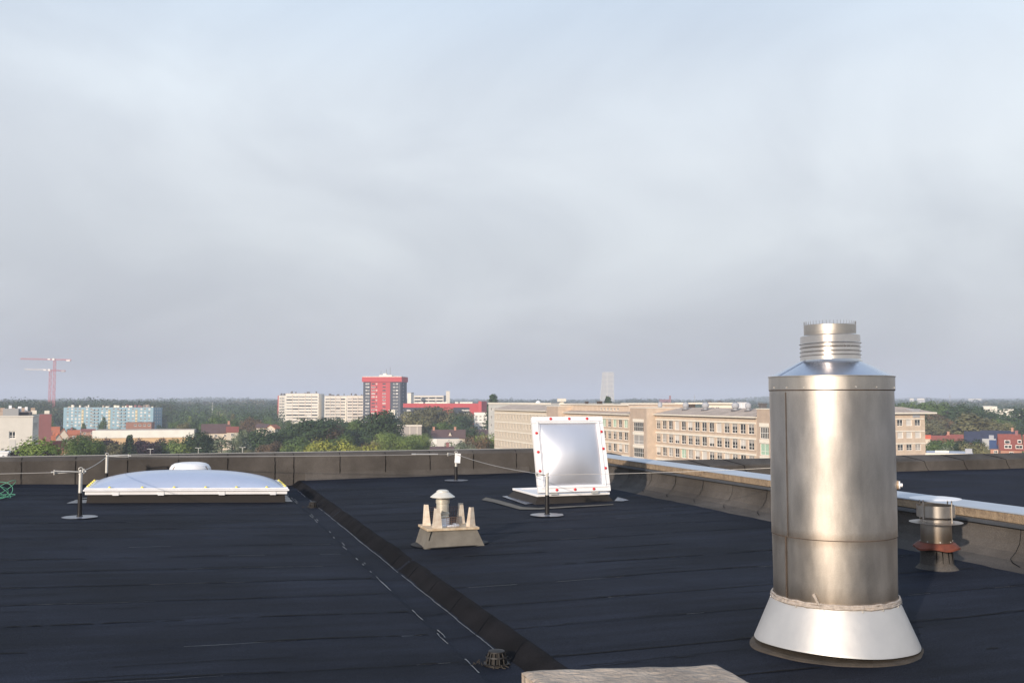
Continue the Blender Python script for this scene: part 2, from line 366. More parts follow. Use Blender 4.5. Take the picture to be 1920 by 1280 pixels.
mb.build_each('concrete_coping', dw)
mb = MB(m_alu)
yy = YF
while yy > YN:
    mb.mark(); l = 2.98; c_ = [(0.03, 0.552), (0.43, 0.575), (0.43, 0.585), (0.03, 0.564)]
    a = [(x, yy-l+0.006, z) for x, z in c_]; b = [(x, yy, z) for x, z in c_]
    mb.mesh(a+b, [(0, 1, 2, 3), (7, 6, 5, 4), (0, 4, 5, 1), (1, 5, 6, 2), (2, 6, 7, 3), (3, 7, 4, 0)]); yy -= l
mb.build_each('metal_cap', dw)
# right-hand roof beyond the dividing parapet
m_felt2 = mat('roof_felt_far', (0.014, 0.017, 0.029), 0.8, var=0.35, vs_=1.5, bump=0.9, bs=200, spec=0.10, stretch=(0.2, 1.4, 1), dist=0.004, grit=0.4)
mb = MB(m_felt2, m_bit)
grid(mb, 50, 50, lambda u, v: (8.73+u*33, YN+v*(YF-YN), -0.15+0.02*nz(u*12, v*9)))
for k in range(30):
    Y = YN+0.4+k*0.9
    ribbon(mb, [(8.8+i*0.25, Y+0.02*nz(i*.1, k), -0.128) for i in range(120)], 0.02, 1, seed=k+500, gap=0.2)
rr_ = mb.build('lower_roof'); tag(rr_, kind='structure')
rp = thing('lower_parapet', 'sloped felt-covered parapet along the far edge of the right-hand lower roof', 'parapet', (8.75, YF, 0))
sweep('wall', [(0, -0.5), (0, -0.15), (0, 0.10), (0.04, 0.125), (0.55, 0.24), (0.6, 0.2), (0.6, -0.5)], (1.9, 0, 0), (33, 0, 0), m_feltw, rp, wob=0.006)
mb = MB(m_feltw)
mb.frustum([(0.004, -0.02, -0.3), (2.3, -0.02, -0.3), (2.3, 0.7, -0.3), (0.004, 0.7, -0.3)], [(0.004, 0.0, 0.44), (1.3, 0.0, 0.43), (1.3, 0.6, 0.45), (0.004, 0.6, 0.45)])
mb.build('raised_end', rp)
mb = MB(m_bit)
for px in (1330, 1395, 1494, 1560, 1640, 1731, 1804, 1883, 1960):
    b = R(18.1)+math.atan((px-960)/FPX); X = YF*math.tan(b)-8.75
    pts = [(X+0.10*(1-min(1, (i/5.0)))**2-0.03*i/5, -0.004, -0.15+i*0.05) for i in range(6)]+[(X-0.1, 0.05, 0.13), (X-0.35, 0.5, 0.235)]
    ribbon(mb, pts, 0.022, up=Vector((0, -1, 0.3)).normalized(), lift=0.006, seed=px)
mb.build_each('sheet_joint', rp)
# body of the building we stand on, down to the ground
GZ = -24.0
m_render = mat('pale_render', (0.42, 0.38, 0.33), 0.9, var=0.1)
mb = MB(m_render)
mb.box(XL, 41.7, YN, YF+0.40, GZ, -0.45)
tag(mb.build('own_building'), kind='structure')

# ------------------------------------------------------------------ roof objects
def zloc(X): return zr(X)
m_steel = mat('brushed_steel', (0.63, 0.585, 0.535), 0.42, metal=1.0, var=0.20, vs_=6, bump=0.35, bs=5, stretch=(1, 1, 0.3), aniso=0.2, dist=0.004, grit=0.07, zt=True)
m_steel2 = mat('brushed_steel_bright', (0.66, 0.60, 0.54), 0.24, metal=1.0, var=0.12, vs_=3, bump=0.4, bs=5, dist=0.004)
m_steelc = mat('steel_cone', (0.58, 0.60, 0.66), 0.25, metal=1.0, var=0.08, vs_=4)
m_seal = mat('grey_sealant', (0.40, 0.34, 0.29), 0.45, var=0.35, vs_=30, bump=0.8, bs=40)
m_rust = mat('rust_line', (0.085, 0.058, 0.040), 0.75, var=0.4, vs_=12)
c = P(1567, 1207, 0.03); CX, CY = c.x, c.y
S = thing('steel_chimney', 'large stainless steel flue with flared white-grey skirt and ridged neck, tallest object on the roof', 'chimney', (CX, CY, 0.02))
S.scale = (0.935, 0.935, 0.992)
mb = MB(mat('chimney_foot_felt', (0.055, 0.043, 0.032), 0.9, var=0.4, vs_=8, bump=0.8, bs=60))
mb.lathe([(0.645, -0.02), (0.625, 0.010), (0.60, 0.020), (0.54, 0.025), (0.3, 0.03)], 72, wob=lambda a, r, z: (0.012*nz(math.cos(a)*3, math.sin(a)*3, r), 0)); mb.build('felt_foot', S)
m_skirt = mat('skirt_zinc', (0.60, 0.575, 0.55), 0.52, metal=0.7, var=0.12, vs_=2.5, bump=0.5, bs=3.0, dist=0.01)
mb = MB(m_skirt)
mb.lathe([(0.602, 0.050), (0.597, 0.062), (0.468, 0.335), (0.466, 0.35)], 96, wob=lambda a, r, z: (0.010*nz(math.cos(a)*2, math.sin(a)*2, z*3), 0.012*math.sin(a*2+.6) if z < 0.1 else 0.006*math.sin(a)))
mb.build('skirt', S)
mb = MB(m_seal)
for rr in range(3):
    pts = []
    for i in range(97):
        a = 2*math.pi*i/96; q = 0.466-0.003*rr+0.004*nz(math.cos(a)*5, math.sin(a)*5, rr*3.1)
        pts.append((q*math.cos(a), q*math.sin(a), 0.342+0.010*rr+0.008*nz(math.cos(a)*7, math.sin(a)*7, rr*9)))
    mb.tube(pts, [0.009+0.005*abs(nz(i*0.6, rr*4)) for i in range(97)], 6)
a0 = math.atan2(-CY, -CX)-0.22
mb.tube([(0.462*math.cos(a0), 0.462*math.sin(a0), 0.35), (0.467*math.cos(a0-.05), 0.467*math.sin(a0-.05), 0.385), (0.466*math.cos(a0-.10), 0.466*math.sin(a0-.10), 0.43)], [0.008, 0.011, 0.014], 8)
mb.build('sealant_bead', S)
mb = MB(m_steel)
def wb(a, r, z): return (0.0045*nz(math.cos(a)*2.2, math.sin(a)*2.2, z*1.5), 0)
mb.lathe([(0.452, 0.30), (0.452, 0.55), (0.453, 0.80)], 96, wob=wb); mb.build('lower_shaft', S)
mb = MB(m_steel)
mb.lathe([(0.4565, 0.795), (0.457, 1.1), (0.457, 1.5), (0.457, 1.82)], 96, wob=wb); mb.build('upper_shaft', S)
mb = MB(m_rust)
camang = math.atan2(-CY, -CX)
def seam_v(mb, ang, z0, z1, r, wdt, lift=0.003):
    a, b = ang-wdt/r/2, ang+wdt/r/2; rr = r+lift
    mb.mark()
    mb.mesh([(rr*math.cos(a), rr*math.sin(a), z0), (rr*math.cos(b), rr*math.sin(b), z0), (rr*math.cos(b), rr*math.sin(b), z1), (rr*math.cos(a), rr*math.sin(a), z1)], [(0, 1, 2, 3)])
seam_v(mb, camang-0.78, 0.80, 1.80, 0.457, 0.008)
seam_v(mb, camang-0.84, 0.36, 0.795, 0.453, 0.014)
mb.mark(); mb.lathe([(0.4582, 0.796), (0.4590, 0.792), (0.454, 0.790)], 96, wob=wb)
mb.mark(); mb.lathe([(0.4625, 1.818), (0.4645, 1.8165), (0.459, 1.810)], 96); mb.build_each('weld_seam', S)
mb = MB(m_steel)
mb.lathe([(0.463, 1.815), (0.463, 1.906), (0.468, 1.908), (0.468, 1.914), (0.461, 1.916)], 96); mb.build('top_band', S)
mb = MB(m_steelc)
mb.lathe([(0.464, 1.912), (0.215, 2.03)], 96)
seam_pts = [(r*math.cos(camang-0.95), r*math.sin(camang-0.95), z+0.002) for r, z in ((0.46, 1.914), (0.34, 1.971), (0.22, 2.028))]
mb.tube(seam_pts, 0.004, 6); mb.build('cone', S)
mb = MB(m_steel2)
pr = [(0.238, 2.015), (0.228, 2.028), (0.224, 2.034), (0.222, 2.06), (0.229, 2.064), (0.222, 2.068), (0.221, 2.088), (0.229, 2.092), (0.221, 2.097), (0.220, 2.118), (0.228, 2.122), (0.221, 2.127), (0.221, 2.146), (0.231, 2.150), (0.222, 2.156), (0.221, 2.205), (0.205, 2.214), (0.192, 2.217)]
mb.lathe(pr, 72, wob=lambda a, r, z: (0, 0.005*math.cos(a-camang-1.2))); mb.build('ridged_neck', S)
mb = MB(m_steel); mb.lathe([(0.192, 2.215), (0.193, 2.24), (0.193, 2.285), (0.188, 2.287), (0.185, 2.22)], 64, cap1=False)
mb.lathe([(0.185, 2.235), (0.001, 2.235)], 48); mb.build('rim', S)
mb = MB(mat('dark_wire', (0.12, 0.11, 0.10), 0.5, metal=0.5))
for k in range(46):
    a = 2*math.pi*k/46; mb.mark(); mb.tube([(0.191*math.cos(a), 0.191*math.sin(a), 2.28), (0.1915*math.cos(a), 0.1915*math.sin(a), 2.312)], 0.0012, 4)
mb.build_each('bird_spike', S)
mb = MB(m_galv)
def screw(mb, ang, r, z, s=0.008):
    mb.mark(); n = Vector((math.cos(ang), math.sin(ang), 0.0)); p = n*r+Vector((0, 0, z)); mb.tube([p, p+n*0.006], s, 6)
for da in (-0.42, 0.38, 0.75, -1.1, 1.3, 0.05, -0.75): screw(mb, camang+da, 0.463, 1.833+0.004*nz(da), 0.005)
for da in (-1.45, -1.1, -0.62, -0.16, 0.42, 0.78, 1.2, 1.5, 2.2, 3.0): screw(mb, camang+da, 0.470, 0.33, 0.007)
for da, zq, rq in ((-1.2, 0.09, 0.58), (0.1, 0.07, 0.59)): screw(mb, camang+da, rq, zq, 0.009)
mb.build_each('screw', S)
nz_a = camang+math.pi/2-0.05
dn = Vector((math.cos(nz_a), math.sin(nz_a), 0))
if dn.dot(RGT) < 0: dn = -dn
mb = MB(mat('ochre_ring', (0.35, 0.25, 0.16), 0.5), m_white)
zq = ZAT(903, 7.1); b0 = dn*0.452+Vector((0, 0, zq-0.02))
mb.tube([b0, b0+dn*0.018], 0.032, 16, 0); mb.tube([b0+dn*0.016, b0+dn*0.028], 0.028, 16, 1); mb.tube([b0+dn*0.028, b0+dn*0.045], 0.013, 12, 1); mb.build('test_nozzle', S)

# small steel flue at the right
c = P(1757, 1062, 0.07)
S = thing('steel_roof_cowl', 'small round steel flue cowl with flat rain disc and rust-red collar by the dividing parapet', 'roof vent', (c.x, c.y, 0.05))
mb = MB(m_feltw, m_bit); mb.lathe([(0.26, -0.02), (0.20, 0.01), (0.162, 0.05), (0.152, 0.20)], 40, wob=lambda a, r, z: (0.05*nz(math.cos(a)*2, math.sin(a)*2) if r > 0.2 else 0, 0), mi=0)
for a in (4.0, 4.35, 4.75, 5.1): mb.tube([(0.157*math.cos(a), 0.157*math.sin(a), 0.19), (0.170*math.cos(a), 0.170*math.sin(a), 0.07)], [0.006, 0.002], 5, 1)
mb.build('felt_base', S)
mb = MB(mat('rust_red_collar', (0.17, 0.045, 0.025), 0.7, var=0.4, vs_=9))
mb.lathe([(0.222, 0.205), (0.224, 0.225), (0.18, 0.265), (0.15, 0.27)], 40, wob=lambda a, r, z: (0.008*math.sin(4*a)*(r > .2), 0.009*math.sin(5*a+1)*(r > .2))); mb.build('collar', S)
mb = MB(m_galv)
for k in range(8): screw(mb, k*math.pi/4+0.3, 0.152, 0.283, 0.007)
mb.build_each('screw', S)
mb = MB(m_steel); mb.lathe([(0.148, 0.26), (0.148, 0.46), (0.152, 0.462), (0.152, 0.50)], 48); mb.build('pipe', S)
mb = MB(mat('dull_steel_disc', (0.42, 0.36, 0.31), 0.5, metal=0.8, var=.2)); mb.lathe([(0.15, 0.470), (0.255, 0.466), (0.256, 0.469), (0.15, 0.478)], 48); mb.lathe([(0.11, 0.47), (0.115, 0.53)], 40); mb.build('lower_disc', S)
mb = MB(m_steel); mb.lathe([(0.182, 0.525), (0.182, 0.640), (0.178, 0.640), (0.178, 0.525), (0.182, 0.525)], 48); mb.build('wind_ring', S)
mb = MB(m_steel)
for k in range(4):
    a = k*math.pi/2+0.2; mb.mark(); mb.tube([(0.188*math.cos(a), 0.188*math.sin(a), 0.465), (0.188*math.cos(a), 0.188*math.sin(a), 0.70)], 0.007, 6)
mb.build_each('bracket', S)
mb = MB(m_white); mb.lathe([(0.002, 0.719), (0.18, 0.716), (0.246, 0.708), (0.247, 0.704), (0.18, 0.708), (0.002, 0.705)], 56); mb.build('rain_disc', S)

# big low skylight
m_dome = mat('translucent_dome', (0.37, 0.43, 0.57), 0.22, var=0.05, vs_=1.5, spec=0.6)
m_curb = mat('dark_curb', (0.020, 0.016, 0.014), 0.8, var=0.3, vs_=6)
m_yel = mat('yellow_cap', (0.75, 0.62, 0.12), 0.4)
sk0 = P(162, 944, 0.0); sk1 = P(537, 944, -0.08)
xa, xb = sk0.x, sk1.x; yf_ = 0.5*(sk0.y+sk1.y)
cx_ = (xa+xb)/2; W2 = (xb-xa)/2; DD = 1.72
S = thing('dome_skylight', 'long low rooflight with a bluish plastic dome, white frame and yellow screw caps', 'skylight', (cx_, yf_, zr(cx_)))
S.rotation_euler = (0, R(1.4), 0)
mb = MB(m_curb); mb.frustum([(-W2, 0, -0.06), (W2, 0, -0.06), (W2, DD, -0.06), (-W2, DD, -0.06)], [(-W2+.02, 0.02, 0.165), (W2-.02, 0.02, 0.165), (W2-.02, DD-.02, 0.165), (-W2+.02, DD-.02, 0.165)]); mb.build('curb', S)
mb = MB(m_white)
mb.box(-W2-0.02, W2+0.02, -0.03, DD+0.03, 0.150, 0.205, bev=0.008); mb.box(-W2-0.05, W2+0.05, -0.06, DD+0.06, 0.209, 0.235, bev=0.006); mb.box(-W2-0.03, W2+0.03, -0.04, DD+0.04, 0.239, 0.262, bev=0.006)
for fx in (-0.72, -0.28, 0.33, 0.86): mb.box(fx*W2-0.05, fx*W2+0.05, -0.04, 0.0, 0.138, 0.2)
mb.build('frame', S)
mb = MB(m_dome)
def domef(u, v):
    a, b = 2*u-1, 2*v-1
    h = (1-abs(a)**2.6)*(1-abs(b)**2.4)
    return (a*(W2-0.04), 0.04+(v)*(DD-0.08), 0.262+0.25*max(0, h)**0.72)
grid(mb, 64, 32, domef); mb.build('dome', S)
sc = MB(m_yel); sc.lathe([(0.026, 0), (0.024, 0.012), (0.012, 0.026), (0.001, 0.03)], 12)
so_ = sc.build('screw_cap', S, (0, 0, 0)); first = True
for i in range(6):
    for yq in (0.0, DD):
        lo = (-W2+0.36+i*(2*W2-0.70)/5, yq, 0.262)
        if first: so_.location = lo; first = False
        else: cp(so_, S, lo)
for s_ in (-1, 1):
    for j in range(5): cp(so_, S, (s_*(W2), 0.25+j*0.32, 0.262))
mb = MB(mat('flashing_patch', (0.10, 0.11, 0.13), 0.28, var=0.3, vs_=5, spec=0.8)); 
for s_ in (-1, 1):
    q = [(-W2-0.30, -0.02), (-W2-0.002, 0.03), (-W2-0.002, DD*0.6), (-W2-0.16, DD*0.55)] if s_ < 0 else [(W2+0.002, 0.0), (W2+0.12, 0.0), (W2+0.14, DD*0.75), (W2+0.002, DD*0.8)]
    mb.mark(); mb.face([(a, b, 0.012) for a, b in q])
mb.build_each('side_flashing', S)
# white round fan behind the skylight
c = PD(360, 20.2, 0); 
S = thing('roof_fan', 'white round mushroom-shaped roof fan cover behind the long low skylight', 'roof vent', (c.x, c.y, zr(c.x)))
mb = MB(m_curb); mb.lathe([(0.30, -0.03), (0.30, 0.32)], 40, cap1=True); mb.build('base', S)
mb = MB(m_white)
mb.lathe([(0.37, 0.30), (0.405, 0.32), (0.41, 0.36), (0.395, 0.42), (0.36, 0.475), (0.30, 0.51), (0.20, 0.528), (0.001, 0.535)], 56); mb.build('cover', S)
mb = MB(mat('slot_brown', (0.10, 0.06, 0.04), 0.7))
for s_ in (-1, 1):
    a = math.atan2(-c.y, -c.x)+s_*0.95
    mb.mark(); mb.tube([(0.404*math.cos(a), 0.404*math.sin(a), 0.35), (0.402*math.cos(a), 0.402*math.sin(a), 0.40), (0.375*math.cos(a-s_*.05), 0.375*math.sin(a-s_*.05), 0.455)], 0.012, 6)
mb.build_each('slot', S)

# open hatch
m_lid = mat('hatch_silver', (0.60, 0.61, 0.66), 0.42, metal=0.55, var=0.04, vs_=2)
m_red = mat('red_cap', (0.62, 0.03, 0.04), 0.4)
h0 = P(1010, 944, 0.05); HX, HY = h0.x+0.01, h0.y+0.05
S = thing('open_roof_hatch', 'square roof hatch with its silver domed lid standing open, red screw caps around it', 'roof hatch', (HX, HY, zr(HX+0.6)))
mb = MB(m_curb); wq = 1.25
mb.frustum([(-0.10, -0.08, -0.05), (wq+0.12, -0.08, -0.05), (wq+0.12, wq+0.12, -0.05), (-0.16, wq+0.12, -0.05)], [(0, 0.02, 0.125), (wq, 0.02, 0.125), (wq, wq, 0.125), (0, wq, 0.125)]); mb.build('curb', S)
mb = MB(m_white)
mb.box(-0.03, wq+0.03, -0.02, 0.07, 0.12, 0.155, bev=0.006); mb.box(-0.03, wq+0.03, wq-0.06, wq+0.03, 0.12, 0.155, bev=0.006)
mb.box(-0.03, 0.07, 0.072, wq-0.062, 0.12, 0.155, bev=0.006); mb.box(wq-0.07, wq+0.03, 0.072, wq-0.062, 0.12, 0.155, bev=0.006); 
mb.box(0.075, wq-0.075, 0.075, wq-0.075, 0.09, 0.135)
mb.build('frame', S)
lid = bpy.data.objects.new('lid', None); COL.objects.link(lid); lid.parent = S; lid.location = (0.0, -0.04, 0.175); lid.rotation_euler = (R(90-15.5), 0, 0)
# local lid: x across, y up the lid, z towards the camera side (after rotation local +z faces -Y)
LW, LH = wq, 1.29
mb = MB(m_white)
for (x0, x1, y0, y1, zz_) in ((0-.02, LW+.02, 0, 0.115, 0.05), (0-.02, LW+.02, LH-0.115, LH, 0.05), (0-.02, 0.105, 0.117, LH-0.117, 0.05), (LW-0.105, LW+.02, 0.117, LH-0.117, 0.05)):
    mb.box(x0, x1, y0, y1, -0.03, zz_, bev=0.008)
for (x0, x1, y0, y1) in ((0.03, LW-0.03, 0.07, 0.085), (0.03, LW-.03, LH-0.085, LH-0.07), (0.06, 0.075, 0.09, LH-0.09), (LW-0.075, LW-0.06, 0.09, LH-0.09)):
    mb.box(x0, x1, y0, y1, 0.048, 0.066, bev=0.003)
mb.build('lid_frame', lid)
mb = MB(m_lid)
def lf(u, v):
    a, b = 2*u-1, 2*v-1
    h = (1-abs(a)**1.7)*(1-abs(b)**1.7)
    return (0.10+u*(LW-0.20), 0.11+v*(LH-0.22), 0.02+0.20*max(0, h)**0.8)
grid(mb, 40, 40, lf); mb.build('lid_dome', lid)
sc = MB(m_red); sc.lathe([(0.024, 0), (0.022, 0.012), (0.012, 0.022), (0.001, 0.025)], 14)
so_ = sc.build('red_screw_cap', lid, (0, 0, 0)); first = True
spots = [(0.24*LW, 0.04), (0.5*LW, 0.04), (0.77*LW, 0.04), (0.25*LW, LH-0.04), (0.52*LW, LH-0.04), (0.78*LW, LH-0.04), (0.035, 0.28*LH), (0.035, 0.53*LH), (0.035, 0.78*LH), (LW-0.035, 0.30*LH), (LW-0.035, 0.56*LH), (LW-0.035, 0.79*LH)]
for (a, b) in spots:
    if first: so_.location = (a, b, 0.05); first = False
    else: cp(so_, lid, (a, b, 0.05))
mb = MB(m_galv); mb.mark(); mb.box(0.2, 0.32, -0.03, 0.02, 0.0, 0.02); mb.mark(); mb.box(LW-0.32, LW-0.2, -0.03, 0.02, 0.0, 0.02); mb.build_each('hinge', lid)
# lighter felt strips laid round the hatch
m_patch = mat('pale_felt_strip', (0.125, 0.113, 0.095), 0.9, var=0.4, vs_=8, bump=0.7, bs=90, dist=0.004)
mb = MB(m_patch)
pa = [P(x, y, 0.055) for x, y in ((903, 935), (925, 940), (948, 946), (975, 953), (1010, 953.5), (1060, 951), (1105, 949), (1150, 946.5))]
pb = [P(x, y, 0.055) for x, y in ((911, 931), (935, 936), (958, 942), (980, 949.5), (1010, 950.5), (1060, 948.5), (1105, 947), (1150, 945))]
for i in range(len(pa)-1):
    q = [pa[i], pa[i+1], pb[i+1], pb[i]]; mb.face([(p.x, p.y, zroof(p.x, p.y)+0.012) for p in q])
mb.build('pale_felt_strip', roof)
mb = MB(mat('shiny_membrane', (0.13, 0.14, 0.18), 0.25, var=0.3, vs_=4, bump=0.6, bs=20, spec=0.8))
mb.mark(); q = [P(x, y, 0.05) for x, y in ((941, 930), (952, 929), (1003, 943), (985, 945))]; mb.face([(p.x, p.y, zroof(p.x, p.y)+0.012) for p in q])
mb.mark(); q = [P(x, y, 0.08) for x, y in ((1158, 930), (1180, 936), (1166, 938), (1152, 937))]; mb.face([(p.x, p.y, zroof(p.x, p.y)+0.012) for p in q])
mb.build_each('membrane_patch', roof)

# small vent on a felt curb
v0 = P(797, 1030, 0.0); VX, VY = v0.x, v0.y
S = thing('curb_vent', 'small cream pipe vent with hat cap between angled brackets on a grey felt curb', 'roof vent', (VX, VY, 0.0))
bw, bd = 0.72, 0.56
mb = MB(m_felts, m_bit)
mb.frustum([(-.02, -.02, -0.02), (bw+.02, -.02, -0.02), (bw, bd, -0.02), (0, bd, -0.02)], [(0.06, 0.06, 0.205), (bw-0.07, 0.06, 0.205), (bw-0.07, bd-0.05, 0.205), (0.06, bd-0.05, 0.205)])
ribbon(mb, [(0.085-0.01*i, 0.0565-0.006*i-0.008, 0.20-0.03*i) for i in range(8)], 0.012, 1, up=Vector((0, -1, .3)), lift=0.006, seed=3)
mb.build('felt_curb', S)
m_crm = mat('weathered_cream', (0.62, 0.52, 0.38), 0.6, var=0.5, vs_=14, col2=(0.34, 0.22, 0.12))
m_crm2 = mat('cream_metal', (0.66, 0.60, 0.51), 0.6, var=0.4, vs_=16, col2=(0.46, 0.36, 0.27))
mb = MB(m_crm); mb.box(0.035, bw-0.045, 0.035, bd-0.025, 0.206, 0.232, bev=0.004); mb.build('slab', S)
def brk(x, y, wd, h, lean, rz):
    b = MB(m_crm2); t = 0.010
    # angle section: two tapering plates
    b.mesh([(0, 0, 0), (wd, 0, 0), (wd-lean, 0, h), (0.5*lean, 0, h), (0, t, 0), (wd, t, 0), (wd-lean, t, h), (0.5*lean, t, h)], [(0, 1, 2, 3), (7, 6, 5, 4), (0, 4, 5, 1), (1, 5, 6, 2), (2, 6, 7, 3), (3, 7, 4, 0)])
    b.mesh([(0, t+0.001, 0), (0, wd*0.8, 0), (0.5*lean, wd*0.4, h), (0.5*lean, t+0.001, h), (t, t+0.001, 0), (t, wd*0.8, 0), (0.5*lean+t, wd*0.4, h), (0.5*lean+t, t+0.001, h)], [(3, 2, 1, 0), (4, 5, 6, 7), (0, 1, 5, 4), (1, 2, 6, 5), (2, 3, 7, 6), (3, 0, 4, 7)])
    o = b.build('bracket', S, (x, y, 0.232)); o.rotation_euler = (0, 0, rz); return o
brk(0.12, 0.07, 0.105, 0.235, 0.028, 0); brk(0.06, bd-0.16, 0.10, 0.25, 0.03, R(-20)); brk(bw-0.20, bd-0.13, 0.09, 0.25, 0.028, R(10)); brk(bw-0.15, 0.09, 0.09, 0.23, 0.03, R(25))
mb = MB(mat('rusty_mesh', (0.20, 0.12, 0.08), 0.7, metal=0.3))
for i in range(17):
    x = 0.12+i*(bw-0.26)/16; mb.tube([(x, bd-0.09, 0.235), (x, bd-0.09, 0.44)], 0.0022, 4)
for j in range(9):
    z = 0.24+j*0.025; mb.tube([(0.12, bd-0.088, z), (bw-0.14, bd-0.088, z)], 0.0022, 4)
for i in range(9):
    x = 0.2+i*0.02; mb.tube([(x+.08, 0.085, 0.235), (x+.08, 0.085, 0.36)], 0.0016, 4)
for j in range(6): mb.tube([(0.28, 0.083, 0.245+j*0.022), (0.44, 0.083, 0.245+j*0.022)], 0.0016, 4)
mb.build('wire_guard', S)
pcx, pcy = 0.285, 0.30
mb = MB(m_white); mb.lathe([(0.15, 0.232), (0.145, 0.245), (0.08, 0.252)], 36, (pcx+0.06, pcy)); mb.lathe([(0.083, 0.24), (0.083, 0.33)], 36, (pcx, pcy)); mb.build('flange', S)
mb = MB(mat('galv_cream', (0.60, 0.56, 0.47), 0.42, metal=0.4, var=0.25, vs_=12))
mb.lathe([(0.074, 0.33), (0.078, 0.345), (0.074, 0.36), (0.082, 0.375), (0.082, 0.39), (0.074, 0.395), (0.075, 0.50), (0.083, 0.505), (0.083, 0.545), (0.078, 0.55), (0.078, 0.58)], 40, (pcx, pcy)); mb.build('pipe', S)
mb = MB(mat('hat_cream', (0.66, 0.63, 0.56), 0.42, metal=0.15, var=0.1, vs_=8))
mb.lathe([(0.135, 0.572), (0.150, 0.578), (0.148, 0.584), (0.075, 0.638), (0.074, 0.652), (0.05, 0.664), (0.001, 0.668)], 48, (pcx, pcy)); mb.lathe([(0.08, 0.575), (0.135, 0.572)], 48, (pcx, pcy)); mb.build('hat_cap', S)
# dark foot spread around the curb
mb = MB(mat('dark_apron', (0.018, 0.016, 0.016), 0.75, var=0.3, vs_=5, bump=0.8, bs=120, dist=0.004))
pts = []
for i in range(40):
    a = 2*math.pi*i/40; r_ = 0.49+0.10*nz(math.cos(a)*1.5, math.sin(a)*1.5, 4)
    X = VX+0.33+r_*math.cos(a)*0.92; Y = VY+0.26+r_*math.sin(a)*0.75; X = max(X, 2.38); pts.append((X, Y, zroof(X, Y)+0.010))
cen = (VX+0.33, VY+0.26, zroof(VX+0.33, VY+0.26)+0.012)
for i in range(40): mb.mesh([cen, pts[i], pts[(i+1) % 40]], [(0, 1, 2)])
mb.build('felt_apron', roof)

# lifeline posts
m_pad = mat('post_pad', (0.14, 0.15, 0.18), 0.3, var=0.35, vs_=5, bump=0.7, bs=14, spec=0.7)
m_padplate = m_white
def post(px, py, label, hgt=0.60, sleeve=0.30, plate=False, wide=1.0):
    q = P(px, py, 0.0)
    for _ in range(4): q = P(px, py, zr(q.x)+0.005)
    S = thing('lifeline_post', label, 'post', (q.x, q.y, q.z), 0, 'lifeline anchor posts')
    mb = MB(m_pad); n = 28
    pts = [((0.25+0.03*nz(math.cos(6.28*i/n)*2, math.sin(6.28*i/n)*2, px))*wide*math.cos(6.283*i/n), 0.25*math.sin(6.283*i/n), 0.012+0.004*nz(i*.7)) for i in range(n)]
    for i in range(n): mb.mesh([(0, 0, 0.02), pts[i], pts[(i+1) % n]], [(0, 1, 2)])
    mb.build('felt_pad', S)
    mb = MB(m_blk); mb.lathe([(0.045, 0.0), (0.045, 0.03), (0.034, 0.035), (0.032, sleeve), (0.030, sleeve+0.004)], 20); mb.build('sleeve', S)
    mb = MB(m_galv); mb.lathe([(0.027, sleeve), (0.027, hgt-0.03), (0.032, hgt-0.028), (0.032, hgt-0.01), (0.012, hgt), (0.012, hgt+0.02)], 20, cap1=True); mb.build('pole', S)
    if plate:
        mb = MB(m_white); mb.box(-0.06, 0.06, -0.045, -0.035, hgt-0.17, hgt+0.03, bev=0.003); mb.build('tag_plate', S).rotation_euler = (0, R(4), R(-15))
    return S, Vector((q.x, q.y, q.z+hgt+0.012))
S1, hA = post(149, 970, 'lifeline post left of the long skylight, the nearest of the posts on the left', 0.66, 0.36)
S2, hB = post(199, 913, 'lifeline post near the far parapet, partly behind the left end of the long skylight', 0.60, 0.28)
S3, hC = post(855, 901, 'lifeline post with a white tag plate near the middle of the far parapet', 0.55, 0.30, True)
S4, hD = post(1026, 966, 'lifeline post in front of the open hatch lid', 0.59, 0.30)
def arm(S, h, dirs, lens):
    mb = MB(m_galv); l = Vector((0, 0, h.z-S.location.z))
    for d, ln in zip(dirs, lens):
        d = Vector(d).normalized(); s_ = Vector((-d.y, d.x, 0))*0.022
        mb.tube([l+s_, l+d*ln+s_+Vector((0, 0, .02))], 0.009, 6); mb.tube([l-s_, l+d*ln-s_-Vector((0, 0, .02))], 0.009, 6); mb.tube([l+d*ln-s_*1.4, l+d*ln+s_*1.4], 0.009, 6); mb.tube([l+d*ln*.98, l+d*ln*1.12], 0.014, 6); mb.tube([l+d*ln-Vector((0, 0, .035)), l+d*ln+Vector((0, 0, .035))], 0.010, 6)
    mb.tube([l+Vector((0, 0, -0.02)), l+Vector((0, 0, 0.03))], 0.020, 10)
    # eye ring
    c_ = l+Vector((0, 0, 0.035)); mb.tube([c_+Vector((0.030*math.cos(k*.5236), 0, 0.030*math.sin(k*.5236))) for k in range(13)], 0.006, 6, cap=False)
    mb.build('cable_arm', S)
arm(S1, hA, [(-1, 0.02, 0), (0.25, 1, 0)], [0.36, 0.14]); arm(S2, hB, [(1, 0, 0)], [0.40]); arm(S3, hC, [(-1, 0.03, 0)], [0.18]); arm(S4, hD, [(-0.8, 1.0, 0)], [0.18])
mb = MB(m_rope)
def cable(a, b, sag=0.03, n=14, r=0.0045):
    mb.tube([Vector(a).lerp(Vector(b), i/n)-Vector((0, 0, sag*4*(i/n)*(1-i/n))) for i in range(n+1)], r, 6)
endR = PD(1620, 13.2, ZAT(866, 13.2))
cable(hA, hA+Vector((-5.0, 0.3, 0.02)), 0.02); cable(hA, hB); cable(hB, hC, 0.02, r=0.005); cable(hC, hD, 0.05); cable(hD, endR, 0.03, r=0.003)
for t0, t1, r_ in ((0.875, 0.945, 0.016), (0.865, 0.878, 0.022)):
    mb.tube([hB.lerp(hC, t0), hB.lerp(hC, t1)], r_, 8)
tag(mb.build('lifeline_cable'), 'thin steel lifeline cable strung from post to post across the roof', 'cable')
